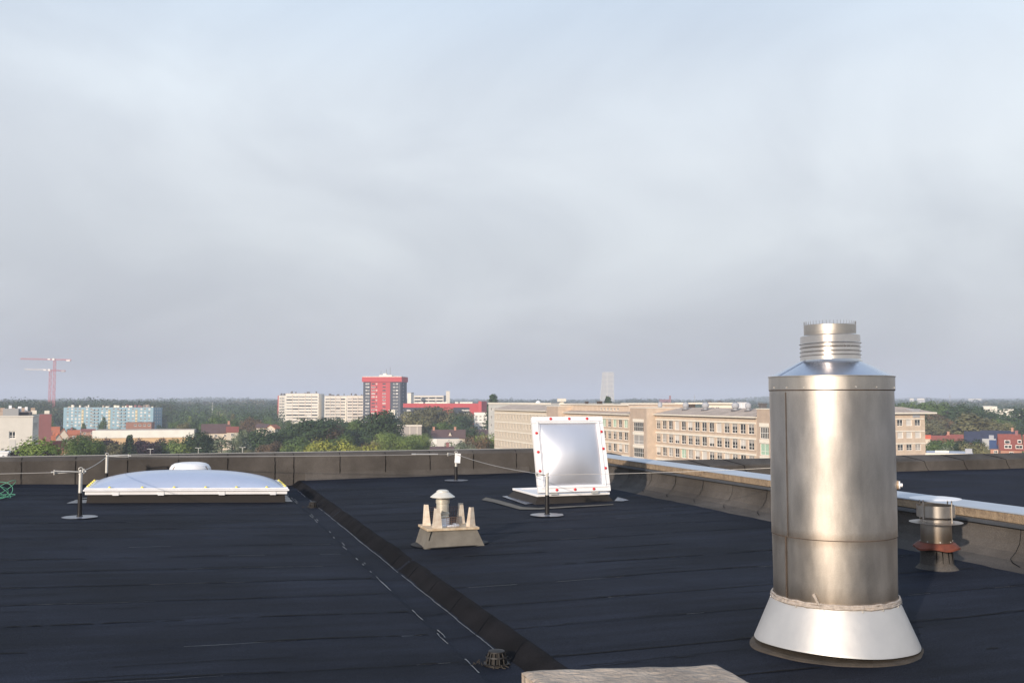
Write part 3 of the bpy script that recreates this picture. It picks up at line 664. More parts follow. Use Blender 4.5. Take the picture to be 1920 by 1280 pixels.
q = hD.lerp(endR, 0.14)
# post at the hidden end of the cable, behind the big flue
S5 = thing('lifeline_post', 'lifeline post mostly hidden behind the big steel chimney', 'post', (endR.x, endR.y, -0.15 if endR.x > 8.7 else zr(endR.x)), 0, 'lifeline anchor posts')
hh = endR.z-S5.location.z
mb = MB(m_blk); mb.lathe([(0.045, 0.0), (0.034, 0.035), (0.032, 0.3)], 20); mb.build('sleeve', S5)
mb = MB(m_galv); mb.lathe([(0.027, 0.3), (0.027, hh)], 20, cap1=True); mb.build('pole', S5)

# roof drains in the valley
def drain(px, py, label, s=1.0):
    q = P(px, py, -0.10)
    S = thing('roof_drain', label, 'drain', (min(max(q.x, 2.04), 2.12), q.y, -0.098), 0, 'leaf guards in the valley')
    mb = MB(mat('drain_dark', (0.013, 0.010, 0.008), 0.6, var=0.5, vs_=20))
    for k in range(12):
        a = k*math.pi/6; mb.tube([(0.075*s*math.cos(a), 0.075*s*math.sin(a), 0), (0.065*s*math.cos(a), 0.065*s*math.sin(a), 0.06*s), (0.052*s*math.cos(a), 0.052*s*math.sin(a), 0.09*s)], 0.006*s, 5)
    mb.lathe([(0.058*s, 0.088*s), (0.057*s, 0.096*s), (0.02*s, 0.104*s), (0.001, 0.104*s)], 20); mb.lathe([(0.09*s, 0), (0.09*s, 0.012), (0.07*s, 0.016)], 24)
    mb.lathe([(0.078*s, 0.055*s), (0.074*s, 0.065*s)], 24)
    mb.lathe([(0.058*s, 0.0), (0.045*s, 0.086*s)], 16, mi=0)
    mb.build('cage', S)
    mb = MB(mat('drain_debris', (0.05, 0.04, 0.03), 0.9, var=0.4, vs_=30))
    for k in range(26):
        a = random.random()*6.28; r_ = 0.08+random.random()*0.10; p = Vector((r_*math.cos(a), r_*math.sin(a), 0.006)); an = random.random()*3
        mb.tube([p, p+Vector((0.03*math.cos(an), 0.03*math.sin(an), 0.012*random.random()))], 0.003, 4)
    mb.build('leaf_litter', S)
drain(931, 1246, 'rusty black drain cage at the near end of the valley', 1.0)
drain(590, 951, 'small dark drain cage at the far end of the valley by the skylight', 1.0)
# green cord coil at the left edge
S0 = P(0, 938, 0.05)
mb = MB(mat('green_cord', (0.10, 0.34, 0.22), 0.45))
rnd = random.Random(5)
for k in range(6):
    cx0 = rnd.uniform(-0.10, 0.05); rad = rnd.uniform(0.15, 0.26); zt_ = rnd.uniform(0.05, 0.33); pts = []; ph = rnd.random()*6
    for i in range(33):
        a = i/32*6.283+ph; pts.append((S0.x-0.05+cx0+rad*math.cos(a), S0.y+0.10+0.5*rad*math.sin(a)+0.1*k*.2, zr(S0.x)+0.02+zt_*(0.5+0.5*math.sin(a+k))))
    mb.tube(pts, 0.005, 6, cap=False)
tag(mb.build('cord_coil'), 'loose coil of thin green cord lying on the roof at the left', 'cord')
# foreground concrete pier with rough pale slab
zt_ = 0.8
a = P(978, 1255, zt_); b = P(1347, 1244, zt_)
S = thing('concrete_pier', 'rough pale lichen-stained concrete slab top in the near foreground', 'pier', (a.x, a.y, 0))
m_pier = mat('pier_concrete', (0.52, 0.42, 0.33), 0.92, var=0.5, vs_=7, bump=1.0, bs=40, col2=(0.20, 0.165, 0.135), dist=0.02, stretch=(0.7, 1, 1))
mb = MB(m_pier); pw = b.x-a.x; pd_ = 0.75
ex = (b-a); ey_ = (P(1416, 1280, zt_)-b).normalized()*pd_
def pt(u, v):
    e_ = 0.005*nz(u*9, v*9, 2); du = 0.008*nz(v*14, 3) if u in (0, 1) else 0; dv = 0.010*nz(u*16, 8) if v in (0, 1) else 0
    q_ = ex*u+ey_*v
    return (q_.x+du, q_.y+dv, zt_+e_-(0.010 if (u in (0, 1) or v in (0, 1)) else 0))
grid(mb, 46, 46, pt)
n = 46
for s_ in (0, 1):
    vs_ = []
    for i in range(n+1):
        for zq in (0, 1, 2, 3):
            p = pt(s_, i/n) ; vs_.append((p[0]+(0.006*nz(i*.5, zq*2)), p[1], p[2]-zq*0.05))
    mb.mesh(vs_, [(i*4+k, i*4+k+1, i*4+5+k, i*4+4+k) for i in range(n) for k in range(3)])
    vs_ = []
    for i in range(n+1):
        for zq in (0, 1, 2, 3):
            p = pt(i/n, s_); vs_.append((p[0], p[1]+(0.006*nz(i*.5, zq*2)), p[2]-zq*0.05))
    mb.mesh(vs_, [(i*4+k, i*4+k+1, i*4+5+k, i*4+4+k) for i in range(n) for k in range(3)])
mb.build('slab', S)
mb = MB(m_felts); cs = [pt(.08, .08), pt(.92, .08), pt(.92, .95), pt(.08, .95)]; mb.frustum([(p[0], p[1], -.05) for p in cs], [(p[0], p[1], zt_-.14) for p in cs]); mb.build('shaft', S)

# ------------------------------------------------------------------ city: buildings
m_ground = mat('town_ground', (0.055, 0.062, 0.035), 0.95, var=0.5, vs_=0.02, col2=(0.09, 0.085, 0.07))
mb = MB(m_ground)
mb.face([(-9000, -2000, GZ), (9000, -2000, GZ), (9000, 9000, GZ), (-9000, 9000, GZ)]); tag(mb.build('ground'), kind='structure')
m_glass = mat('window_glass', (0.035, 0.04, 0.045), 0.12, spec=0.8)
m_glassb = mat('window_glass_bright', (0.55, 0.50, 0.42), 0.2, spec=0.8)
m_blind = mat('white_blind', (0.60, 0.57, 0.53), 0.7)
m_blindg = mat('grey_blind', (0.33, 0.31, 0.29), 0.7)
m_green = mat('green_curtain', (0.35, 0.50, 0.38), 0.7)
m_wfr = mat('window_frame_white', (0.78, 0.75, 0.70), 0.5)
m_wfd = mat('window_frame_dark', (0.12, 0.11, 0.11), 0.5)
m_brickc = mat('cream_brick', (0.58, 0.46, 0.355), 0.9, var=0.16, vs_=0.6)
m_brickd = mat('tan_brick', (0.46, 0.355, 0.275), 0.9, var=0.14, vs_=0.6)
m_creamp = mat('cream_paint', (0.76, 0.70, 0.60), 0.8, var=0.08, vs_=0.8)
m_roofg = mat('bitumen_roof_tan', (0.46, 0.37, 0.30), 0.9, var=0.3, vs_=0.3)
m_roofd = mat('dark_flat_roof', (0.10, 0.10, 0.11), 0.8, var=0.3, vs_=0.3)
BOXES = []                                    # screen extents (px0, px1, lowest visible y, depth) kept free of nearer trees
WIN = {}
def window(w_, h_, style, parent, loc, rz, split):
    key = (round(w_, 2), round(h_, 2), style, split)
    if key not in WIN:
        fr = m_wfd if style == 'darkframe' else m_wfr
        t = 0.13 if split else 0.14
        mb = MB(fr, m_glass); 
        mb.box(0, w_, -0.06, 0.02, 0, t); mb.box(0, w_, -0.06, 0.02, h_-t, h_); mb.box(0, t, -0.059, 0.019, t, h_-t); mb.box(w_-t, w_, -0.059, 0.019, t, h_-t)
        if style in ('cross', 'halfblind', 'dark', 'green', 'blind', 'mixed'):
            zb = h_*0.34; mb.box(t, w_-t, -0.058, 0.018, zb-0.04, zb+0.04); mb.box(w_*0.5-0.045, w_*0.5+0.045, -0.057, 0.017, t, h_-t)
        if style == 'grille':
            for k in range(1, 5): mb.box(w_*k/5-0.04, w_*k/5+0.04, -0.057, 0.017, t, h_-t)
            mb.box(t, w_-t, -0.056, 0.016, h_*.5-0.04, h_*.5+.04)
        pane_m = {'blind': m_blindg, 'lit': m_glassb, 'green': m_green, 'white': m_blind}.get(style, m_glass)
        if split:
            f = mb.build('window', parent, loc); f.rotation_euler = (0, 0, rz)
            p = MB(pane_m, m_blind); p.face([(t*.5, 0.0, t*.5), (w_-t*.5, 0.0, t*.5), (w_-t*.5, 0.0, h_-t*.5), (t*.5, 0.0, h_-t*.5)]); pane = p.build('pane', f)
            if style in ('halfblind', 'mixed'):
                q = MB(m_blind if style == 'halfblind' else m_blindg)
                q.box(t, w_-t, -0.03, -0.01, h_*(0.38 if style == 'halfblind' else 0.66), h_-t); q.build('roller_blind', f)
        else:
            mb.mats.append(pane_m); mb.face([(t*.5, 0.0, t*.5), (w_-t*.5, 0.0, t*.5), (w_-t*.5, 0.0, h_-t*.5), (t*.5, 0.0, h_-t*.5)], 2)
            f = mb.build('window', parent, loc); f.rotation_euler = (0, 0, rz)
        WIN[key] = f; return f
    src = WIN[key]; f = cp(src, parent, loc, rz)
    for ch in src.children:
        cp(ch, f)
    return f
class Block:
    """rectangular building: local x along the front, y to the back, z up; origin at the front-left corner on the ground"""
    def __init__(s, name, label, cat, loc, rz, W, D, H, mw, mr, rec=0.18, group=None):
        s.root = thing(name, label, cat, loc, rz, group); s.W, s.D, s.H = W, D, H; s.mw, s.mr = mw, mr; s.holes = {'front': [], 'right': [], 'left': []}; s.rec = rec
    def mp(s, face, a, dep, z):
        if face == 'front': return (a, dep, z)
        if face == 'right': return (s.W-dep, a, z)
        return (dep, s.D-a, z)
    def win(s, face, rects, style='cross', split=True, maxn=100):
        rz = {'front': 0, 'right': R(90), 'left': R(-90)}[face]
        for i, (a, z, w_, h_) in enumerate(rects):
            st = style(i) if callable(style) else style
            s.holes[face].append((a, a+w_, z, z+h_))
            window(w_, h_, st, s.root, s.mp(face, a, s.rec, z), rz, split)
    def walls(s, z0=0.0, top=None, name='wall', roof=True, para=0.0):
        mb = MB(s.mw); H = top or s.H
        for face, Ln in (('front', s.W), ('right', s.D), ('left', s.D)):
            hs = s.holes[face]
            xs_ = sorted(set([0, Ln]+[round(v, 3) for h in hs for v in h[:2]])); zs_ = sorted(set([z0, H]+[round(v, 3) for h in hs for v in h[2:]]))
            hset = [(round(a, 3), round(b, 3), round(c, 3), round(d, 3)) for a, b, c, d in hs]
            for j in range(len(zs_)-1):
                zc = (zs_[j]+zs_[j+1])/2; row = [h for h in hset if h[2] < zc < h[3]]
                if not row:
                    mb.face([s.mp(face, 0, 0, zs_[j]), s.mp(face, Ln, 0, zs_[j]), s.mp(face, Ln, 0, zs_[j+1]), s.mp(face, 0, 0, zs_[j+1])]); continue
                for i in range(len(xs_)-1):
                    xc = (xs_[i]+xs_[i+1])/2
                    if any(h[0] < xc < h[1] for h in row): continue
                    mb.face([s.mp(face, xs_[i], 0, zs_[j]), s.mp(face, xs_[i+1], 0, zs_[j]), s.mp(face, xs_[i+1], 0, zs_[j+1]), s.mp(face, xs_[i], 0, zs_[j+1])])
            for a, b, c_, d in hset:
                r = s.rec
                for q in (((a, c_), (a, d)), ((b, c_), (b, d)), ((a, c_), (b, c_)), ((a, d), (b, d))):
                    (a1, z1), (a2, z2) = q
                    mb.face([s.mp(face, a1, 0, z1), s.mp(face, a2, 0, z2), s.mp(face, a2, r+0.03, z2), s.mp(face, a1, r+0.03, z1)])
        mb.face([(0, s.D, z0), (s.W, s.D, z0), (s.W, s.D, H), (0, s.D, H)])
        mb.build(name, s.root)
        if roof:
            mb = MB(s.mr); mb.box(0.02, s.W-0.02, 0.02, s.D-0.02, H-0.3, H+0.02); mb.build('roof', s.root)
    def part(s, name, m, boxes, label=None):
        for b in boxes:
            mb = MB(m)
            mb.box(*b); o = mb.build(name, s.root)
            if label: o['label'] = label
def place_px(px0, px1, d, side, D):
    """footprint of a box whose front spans px0..px1; side>0: right flank shows that many px, <0: left flank"""
    x0, x1 = (px0-960)/FPX, (px1-960)/FPX
    if side >= 0:
        t = -x1; sn = side*d/(FPX*D)
    else:
        t = -x0; sn = side*d/(FPX*D)
    th = math.asin(max(-1, min(1, sn/math.sqrt(1+t*t))))-math.atan(t)
    c, s_ = math.cos(th), math.sin(th)
    if side >= 0:
        L1 = x1*d; W = (L1-x0*d)/(c+x0*s_); Lp, dp = L1-W*c, d+W*s_
    else:
        Lp, dp = x0*d, d; W = (x1*d-Lp)/(c+x1*s_)
    q = Vector((F2.x*dp+R2.x*Lp, F2.y*dp+R2.y*Lp, GZ))
    ux = R2*c-F2*s_
    return q, math.atan2(ux.y, ux.x), W
def blockpx(name, label, cat, px0, px1, ytop, d, side, D, mw, mr, yvis=None, rec=0.18, group=None):
    q, rz, W = place_px(px0, px1, d, side, D)
    H = ZAT(ytop, d)-GZ
    if yvis: BOXES.append((px0-2, px1+abs(side)+2, yvis, d))
    return Block(name, label, cat, q, rz, W, D, H, mw, mr, rec, group)

# --- cream brick office wings, all parallel to our own building, facing -X
FL = 3.35
def wing(name, label, X, Yfar, Ynear, D, ncol, zc=-1.95, wfrac=0.42, wh=1.75, roofup=1.9, seed=0, mw=None, styles=None, first=0.9):
    W = Yfar-Ynear; H = zc-GZ
    b = Block(name, label, 'office building', (X, Yfar, GZ), R(-90), W, D, H, mw or m_brickc, m_roofg, rec=0.28)
    rnd = random.Random(seed); sp = (W-1.6)/ncol; ww = sp*wfrac
    nfl = 6 if ncol*6 <= 98 else 98//ncol
    for f in range(nfl):
        zt_ = H-1.35-f*FL
        rects = [(0.8+sp*(k+0.5)-ww/2, zt_-wh, ww, wh) for k in range(ncol)]
        b.win('front', rects, lambda i: rnd.choice(styles or ['cross', 'dark', 'halfblind', 'mixed', 'mixed', 'blind', 'white', 'cross', 'mixed', 'green', 'halfblind', 'dark']), True)
        b.part('lintel_band', m_creamp, [(0.5, W-0.4, -0.10, 0.0, zt_+0.02, zt_+0.42)])
        if styles is None: b.part('sill_band', m_brickd, [(0.5, W-0.4, -0.09, 0.0, zt_-wh-0.22, zt_-wh-0.05)])
    b.walls(roof=False)
    mb = MB(m_roofg); o = 0.85
    mb.mesh([(-0.1, -o, H+0.28), (W+0.1, -o, H+0.28), (W+0.1, D*0.5, H+roofup), (-0.1, D*0.5, H+roofup), (-0.1, D+o, H+0.28), (W+0.1, D+o, H+0.28)], [(0, 1, 2, 3), (3, 2, 5, 4)])
    mb.mesh([(0, 0, H), (0, D, H), (0, D, H+.28), (0, D*.5, H+roofup), (0, 0, H+.28)], [(0, 1, 2, 3, 4)]); mb.mesh([(W, 0, H), (W, D, H), (W, D, H+.28), (W, D*.5, H+roofup), (W, 0, H+.28)], [(0, 1, 2, 3, 4)])
    mb.build('roof', b.root)
    b.part('cornice', m_creamp, [(-0.12, W+0.12, -o-0.04, 0.0, H-0.02, H+0.27)])
    return b
def Yof(px, X): return X/math.tan(R(18.1)+math.atan((px-960)/FPX))
W1 = wing('office_wing', 'long cream office wing with rows of narrow windows, left and farthest of the cream wings', 113, Yof(927, 113), Yof(1025, 113), 13, 16, seed=1, wfrac=0.36, wh=1.9, styles=['darkn', 'darkn', 'darkn', 'darkn', 'darkn'], mw=mat('pale_cream_brick', (0.58, 0.50, 0.40), .9, var=.1, vs_=.6))
def tower(name, label, px0, px1, X, D, zt_, glass=True, seed=0):
    Yf, Yn = Yof(px0, X), Yof(px1, X); W = Yf-Yn
    b = Block(name, label, 'stair tower', (X, Yf, GZ), R(-90), W, D, zt_-GZ, m_brickd, m_roofg, rec=0.2)
    H = b.H
    if glass:
        for f in range(5):
            zt2 = H-3.6-f*FL
            b.win('front', [(W*0.18, zt2-2.45, W*0.60, 2.45)], ['grille', 'grille', 'green', 'grille', 'blind'][(f+seed) % 5])
            b.part('spandrel', m_creamp, [(W*0.16, W*0.80, -0.05, 0.0, zt2+0.03, zt2+0.8)])
    b.walls(); b.part('cornice', m_creamp, [(-0.15, W+0.15, -0.12, D, H+0.03, H+0.2)])
    mb = MB(m_brickc); mb.box(W-0.5, W+0.03, -0.03, D+0.0, 0, H-0.02); mb.build('sunlit_flank', b.root)  # paler brick over the near flank: its sunlight is put into the colour
    return b
tower('stair_tower', 'plain tan brick stair tower between the two farther cream wings', 1025, 1047, 112, 12, -0.35, False)
W2_ = wing('office_wing', 'cream office wing with set-back attic, middle of the cream wings, behind the open hatch lid', 114.2, Yof(1048, 114.2), Yof(1180, 114.2), 14, 14, seed=2, wfrac=0.70, wh=2.2, zc=-2.25)
b = Block('attic_storey', 'low attic storey with small windows on the middle cream wing', 'building', (116.2, Yof(1049, 116), 0-2.2), R(-90), Yof(1049, 116)-Yof(1180, 116.5), 11, 2.0+0.6, m_brickc, m_roofd)
b.win('front', [(b.W*0.62+k*2.4, 1.0, 1.5, 0.8) for k in range(6)]+[(b.W*0.08, 1.0, 1.0, 0.8)], 'dark'); b.walls(); b.part('cornice', m_creamp, [(-0.1, b.W+.1, -0.5, 0.0, b.H-0.12, b.H+0.15)])
b.part('skylight_strip', m_blindg, [(3, b.W-6, 1.2, 3.0, b.H+.03, b.H+.25)])
tower('stair_tower', 'tan brick stair tower with tall green-curtained stair windows, left of the nearest cream wing', 1181, 1213, 112.6, 12, -0.35, True, seed=3)
W3 = wing('office_wing', 'nearest cream office wing with three rows of large white-framed windows and five metal roof vents', 115, Yof(1214, 115), Yof(1418, 115), 15, 15, seed=4, wfrac=0.75, wh=2.2, zc=-2.0)
tower('stair_tower', 'tan brick stair tower with white balcony panels, immediately left of the big steel chimney', 1418, 1446, 113, 12, -0.15, True, seed=1)
# roof vents on the nearest wing
m_vent = mat('roof_vent_metal', (0.36, 0.37, 0.40), 0.7, spec=.2)
for px, py, sx, nmv in ((1237, 770, 0.6, 'leftmost'), (1285, 771, 0.75, 'second from left'), (1322, 772, 0.85, 'middle'), (1378, 772, 0.85, 'fourth from left'), (1402, 773, 0.7, 'rightmost')):
    X = 119.5; Y = Yof(px, X); d = X*F2.x+Y*F2.y; z = -1.95+0.28+1.62*(X-115+0.85)/(7.5+.85)
    t = thing('roof_vent', nmv+' of five metal turbine vents on the nearest cream wing roof', 'roof vent', (X, Y, z-0.1), R(random.uniform(0, 90)), 'turbine vents on the nearest cream wing')
    mb = MB(m_vent); mb.lathe([(0.55*sx, 0), (0.55*sx, 0.6), (0.9*sx, 0.75), (1.05*sx, 1.2), (0.85*sx, 1.75), (0.3*sx, 2.0), (0.01, 2.02)], 14); mb.build('head', t)
    mb = MB(m_roofd); mb.box(-0.9*sx, 0.9*sx, -0.9*sx, 0.9*sx, -0.3, 0.25); mb.build('base', t)
# end wing to the right of the big chimney, facing us
Y = 226.0
def Xof(px, Y): return Y*math.tan(R(18.1)+math.atan((px-960)/FPX))
xa_, xb_ = Xof(1500, Y), Xof(1732, Y)
b = Block('office_wing', 'cream brick end wing with large white windows, right of the big steel chimney', 'office building', (xa_, Y, GZ), 0, xb_-xa_, 16, -2.0-GZ, m_brickc, m_roofg, rec=0.28)
H = b.H; ncol = 11; sp = 2.92
for f in range(6):
    zt_ = H-1.5-f*FL
    b.win('front', [(b.W-1.35-sp*k-2.0, zt_-1.75, 2.0, 1.75) for k in range(ncol)], lambda i, f=f: ['dark', 'white', 'dark', 'mixed', 'cross', 'white', 'blind', 'dark', 'cross', 'halfblind', 'dark'][(i+f*3) % 11] if f != 1 else 'white')
    b.part('lintel_band', m_creamp, [(0, b.W-0.2, -0.06, 0.0, zt_+0.02, zt_+0.30)])
b.walls(roof=False); b.part('cornice', m_creamp, [(-0.1, b.W+3.2, -1.1, 12, H+0.03, H+0.42)])
mb = MB(m_roofg); mb.mesh([(0, -1.1, H+0.43), (b.W+3.2, -1.1, H+0.43), (b.W-2, 7, H+1.9), (0, 7, H+2.6), (b.W+3.2, 16, H+.43), (0, 16, H+.43)], [(0, 1, 2, 3), (3, 2, 4, 5), (1, 4, 2)]); mb.build('roof', b.root)
BOXES.append((925, 1742, 857, 210)); 
# low annex with a pale flat roof
b = blockpx('low_annex', 'low annex with a shiny pale flat roof, right of the cream end wing', 'building', 1733, 1822, 849, 236, -0.01, 14, m_creamp, mat('zinc_roof', (0.42, 0.45, 0.52), 0.4, metal=0.3), yvis=856)
b.walls(); b.part('fascia', m_creamp, [(-0.2, b.W+.2, -0.25, 0.0, b.H-0.5, b.H+0.1)]); b.part('rooflight', m_vent, [(8.5, 10, 3, 4.5, b.H+.02, b.H+1.1)]); b.part('duct', m_creamp, [(2, 5, 5.5, 6.6, b.H+.02, b.H+0.45)])
# rear wings seen over the cream roofs
b = blockpx('rear_wing', 'pale flat-roofed rear wing with a whitish wall, far left end of the cream offices', 'office building', 913, 1003, 755.5, 430, -14, 60, mat('greywhite_wall', (0.50, 0.49, 0.46), 0.9, var=0.1, vs_=0.4), m_roofg, yvis=810)
b.root.rotation_euler.z = R(-90)+R(6); q = PD(916, 425, GZ); b.root.location = q; b.W = 60; b.D = 40
b.win('front', [(2+k*4.5, b.H-3.4-f*3.4, 1.6, 1.6) for k in range(2) for f in range(5)], 'dark', False); b.walls(); b.part('cornice', m_creamp, [(-0.2, b.W, -0.3, 0.0, b.H-0.3, b.H+0.25)])
b = blockpx('rear_attic_block', 'long low cream attic block with a dark window strip, behind the nearest cream wing roof', 'building', 1318, 1378, 757.5, 300, -1, 10, m_creamp, m_roofg)
b.win('front', [(2.2, b.H-2.0, 1.2, 1.2), (3.6, b.H-2.0, 1.2, 1.2)], 'dark', False); b.walls(); b.part('canopy', m_creamp, [(-8.5, b.W+.5, -1.0, 10, b.H+0.05, b.H+0.45)])
b = blockpx('rear_attic_block', 'low tan attic wall with a long pale coping, behind the stair towers', 'building', 1165, 1300, 757, 345, -1, 10, m_brickd, m_roofg); b.walls(); b.part('coping', m_creamp, [(-0.3, b.W, -0.3, 0.0, b.H-0.1, b.H+0.3)])
b = blockpx('rear_attic_block', 'low cream attic wall with a pale coping, behind the middle cream wing', 'building', 1062, 1150, 757.5, 380, -1, 10, m_brickc, m_roofg); b.walls(); b.part('coping', m_creamp, [(-0.3, b.W, -0.3, 0.0, b.H-0.1, b.H+0.3)])
def gadget(name, label, cat, px, py0, py1, wpx, d, m, shape='box', gl=None):
    z0, z1 = ZAT(py1, d), ZAT(py0, d); q = PD(px, d, z0); wd = wpx*d/FPX; t = thing(name, label, cat, q, 0, gl); h = z1-z0
    mb = MB(m)
    if shape == 'dome': mb.lathe([(wd*.35, -0.6), (wd*.35, h*.3), (wd*.5, h*.45), (wd*.42, h*.8), (wd*.2, h*.97), (.01, h)], 16)
    elif shape == 'tee': mb.box(-wd*.2, wd*.2, -wd*.2, wd*.2, -2, h*.62); mb.box(-wd*.5, wd*.5, -wd*.35, wd*.35, h*.62, h); mb.box(-wd*.3, wd*.3, -wd*.25, wd*.25, h*.3, h*.45)
    elif shape == 'arc': mb.lathe([(wd*.5, -1), (wd*.5, h*.2), (wd*.42, h*.6), (wd*.25, h*.9), (.01, h)], 14)
    else: mb.box(-wd/2, wd/2, -wd/2, wd/2, -1.5, h, bev=0.05); mb.box(-wd/2-.1, wd/2+.1, -wd/2-.1, wd/2+.1, h-.25, h+.02)
    mb.build('body', t); return t
gadget('roof_tank', 'white round tank on the roof of the far left cream wing', 'tank', 1009, 751, 760, 10, 400, m_white, 'dome')
gadget('roof_hoist', 'white T-shaped hoist housing above the middle cream wing', 'roof plant', 1053, 747, 762, 14, 330, m_creamp, 'tee')
gadget('roof_plant_box', 'small rusty plant box on the roof left of the distant tower', 'roof plant', 1100, 752.5, 757, 5, 370, m_rust)
gadget('roof_plant_box', 'rust-brown plant box on the roof below the distant tower', 'roof plant', 1124, 752, 758, 8, 360, m_rust)
gadget('roof_plant_box', 'rust-brown plant box behind the nearest cream wing, left of the arched rooflights', 'roof plant', 1296, 754, 759, 10, 320, m_rust)
gadget('arched_rooflight', 'left of two dark arched rooflights behind the nearest cream wing', 'rooflight', 1330, 750.5, 756, 10, 315, m_wfd, 'arc', 'arched rooflights'); gadget('arched_rooflight', 'right of two dark arched rooflights behind the nearest cream wing', 'rooflight', 1349, 750.5, 756, 11, 315, m_wfd, 'arc', 'arched rooflights')
gadget('roof_plant_box', 'white plant box by the left edge of the big chimney', 'roof plant', 1391, 754, 763, 13, 280, m_white)
gadget('roof_plant_box', 'dark tilted plant unit on the stair tower beside the big chimney', 'roof plant', 1429, 756, 761, 11, 215, m_wfd)
gadget('roof_plant_box', 'grey equipment box on the roof of the cream end wing', 'roof plant', 1711, 766.5, 772, 16, 275, m_vent)
gadget('low_white_shed', 'low white shed roof peeping over the far parapet at the left edge', 'building', 8, 845, 856, 24, 150, m_white)
# --- concrete office block at the left edge
m_pconc = mat('pale_concrete', (0.66, 0.62, 0.56), 0.9, var=0.08, vs_=0.5)
b = blockpx('concrete_office', 'pale concrete office block with penthouse, at the left edge', 'office building', -60, 64, 781.5, 190, 12, 13, m_pconc, m_roofd, yvis=835)
k_ = FPX/190
xw = b.W-(64-30)/k_*1.0
for f in range(5): b.win('front', [(xw-0.55, b.H-4.0-f*3.9, 1.15, 1.35)], 'dark'); 
b.part('panel', m_blind, [(xw-0.55, xw+0.6, -0.06, 0.0, b.H-6.9, b.H-4.25), (xw-0.55, xw+0.6, -0.05, 0.0, b.H-10.9, b.H-8.25)])
b.win('right', [(1.5+k*2.4, b.H-2.6-f*3.3, 1.7, 1.4) for k in range(4) for f in range(5)], 'dark')
b.walls(); b.part('coping', m_pconc, [(-0.1, b.W+.1, -0.1, 0.25, b.H+.021, b.H+.3), (b.W-.25, b.W+.1, 0.251, b.D, b.H+.021, b.H+.3)])
pw_ = (38-12)/k_
b.part('penthouse', mat('grey_panel', (0.34, 0.34, 0.34), 0.8), [(b.W-(64-12)/k_, b.W-(64-12)/k_+pw_, 1.5, 5.5, b.H+.025, b.H+1.6)])
b.part('plant_room', m_wfd, [(b.W-2.6, b.W-0.9, 3, 9, b.H+.025, b.H+0.9)])
b.part('roof_antenna', m_white, [(b.W-4.6, b.W-4.1, 4, 4.4, b.H+1.605, b.H+2.2), (b.W-3.0, b.W-2.4, 4, 4.4, b.H+1.0, b.H+2.0), (b.W-2.0, b.W-1.5, 6, 6.4, b.H+1.0, b.H+1.9)])
# --- mauve brick gable wall behind it
m_mauve = mat('mauve_brick', (0.27, 0.12, 0.12), 0.9, var=0.12, vs_=0.4)
b = blockpx('mauve_brick_terrace', 'windowless mauve-red brick block behind the concrete office', 'building', 74, 99, 776, 300, 0.0, 14, m_mauve, m_roofd, yvis=806); b.walls()
b.part('chimney', m_creamp, [(-2, -0.5, 3, 4.5, b.H, b.H+1.1), (1.6, 3.0, 4, 5, b.H+.03, b.H+1.0)])
b = blockpx('tan_terrace', 'row of tan chimney-topped roofs between the concrete office and the mauve brick block', 'building', -10, 60, 771, 360, 0.0, 10, m_brickd, m_mauve); b.walls(); b.part('chimney', m_brickd, [(2+k*3.3, 3.4+k*3.3, 3, 4.4, b.H+.03, b.H+1.3) for k in range(4)])
# --- blue slab
m_blue = mat('blue_panels', (0.235, 0.37, 0.44), 0.8, var=0.07, vs_=0.3); m_yelp = mat('straw_panels', (0.62, 0.52, 0.32), 0.8)
b = blockpx('blue_apartment_slab', 'long seven-storey pale blue apartment slab with straw-yellow stair strips', 'apartment block', 121, 289, 763.5, 800, 17, 17, m_blue, m_roofg, yvis=795)
W, H = b.W, b.H; k_ = W/168.0
for f in range(6):
    z = H-1.9-f*2.62
    b.win('front', [((x_-121)*k_, z-0.15, 1.75, 1.35) for x_ in (127, 135, 142, 149, 163, 171, 191.5, 200, 213, 221, 241, 249, 264.5, 271.5, 279.5)], lambda i: 'dark' if random.random() < .55 else 'white', False)
b.part('stair_strip', m_yelp, [((x_-121)*k_, (x_+4.0-121)*k_, -0.15, 0.0, 0.1+0*f, H-1.6) for x_ in (155, 205, 255.5)])
for x_ in (177.5, 184.5, 227.5, 235.0):
    for f in range(6): b.part('balcony', m_blindg, [((x_-2.2-121)*k_, (x_+2.2-121)*k_, -1.0, -0.02, H-2.5-f*2.62, H-1.5-f*2.62)])
b.part('stair_window', m_wfd, [((x_+0.3-121)*k_, (x_+3.7-121)*k_, -0.22, -0.16, H-2.6-f*2.62, H-2.0-f*2.62) for x_ in (155, 205, 255.5) for f in range(6)])
for y_ in (3, 7.5, 12): b.win('right', [(y_, H-1.9-f*2.62, 1.8, 1.3) for f in range(6)], 'white', False)
b.walls()
rnd = random.Random(3)
for k in range(26): 
    x_ = rnd.uniform(1, W-2); b.part('roof_stack', rnd.choice([m_brickd, m_creamp, m_mauve, m_wfd, m_creamp]), [(x_, x_+rnd.uniform(.5, 3.2), 4, 5.5, H+.03, H+rnd.uniform(0.7, 2.1))])
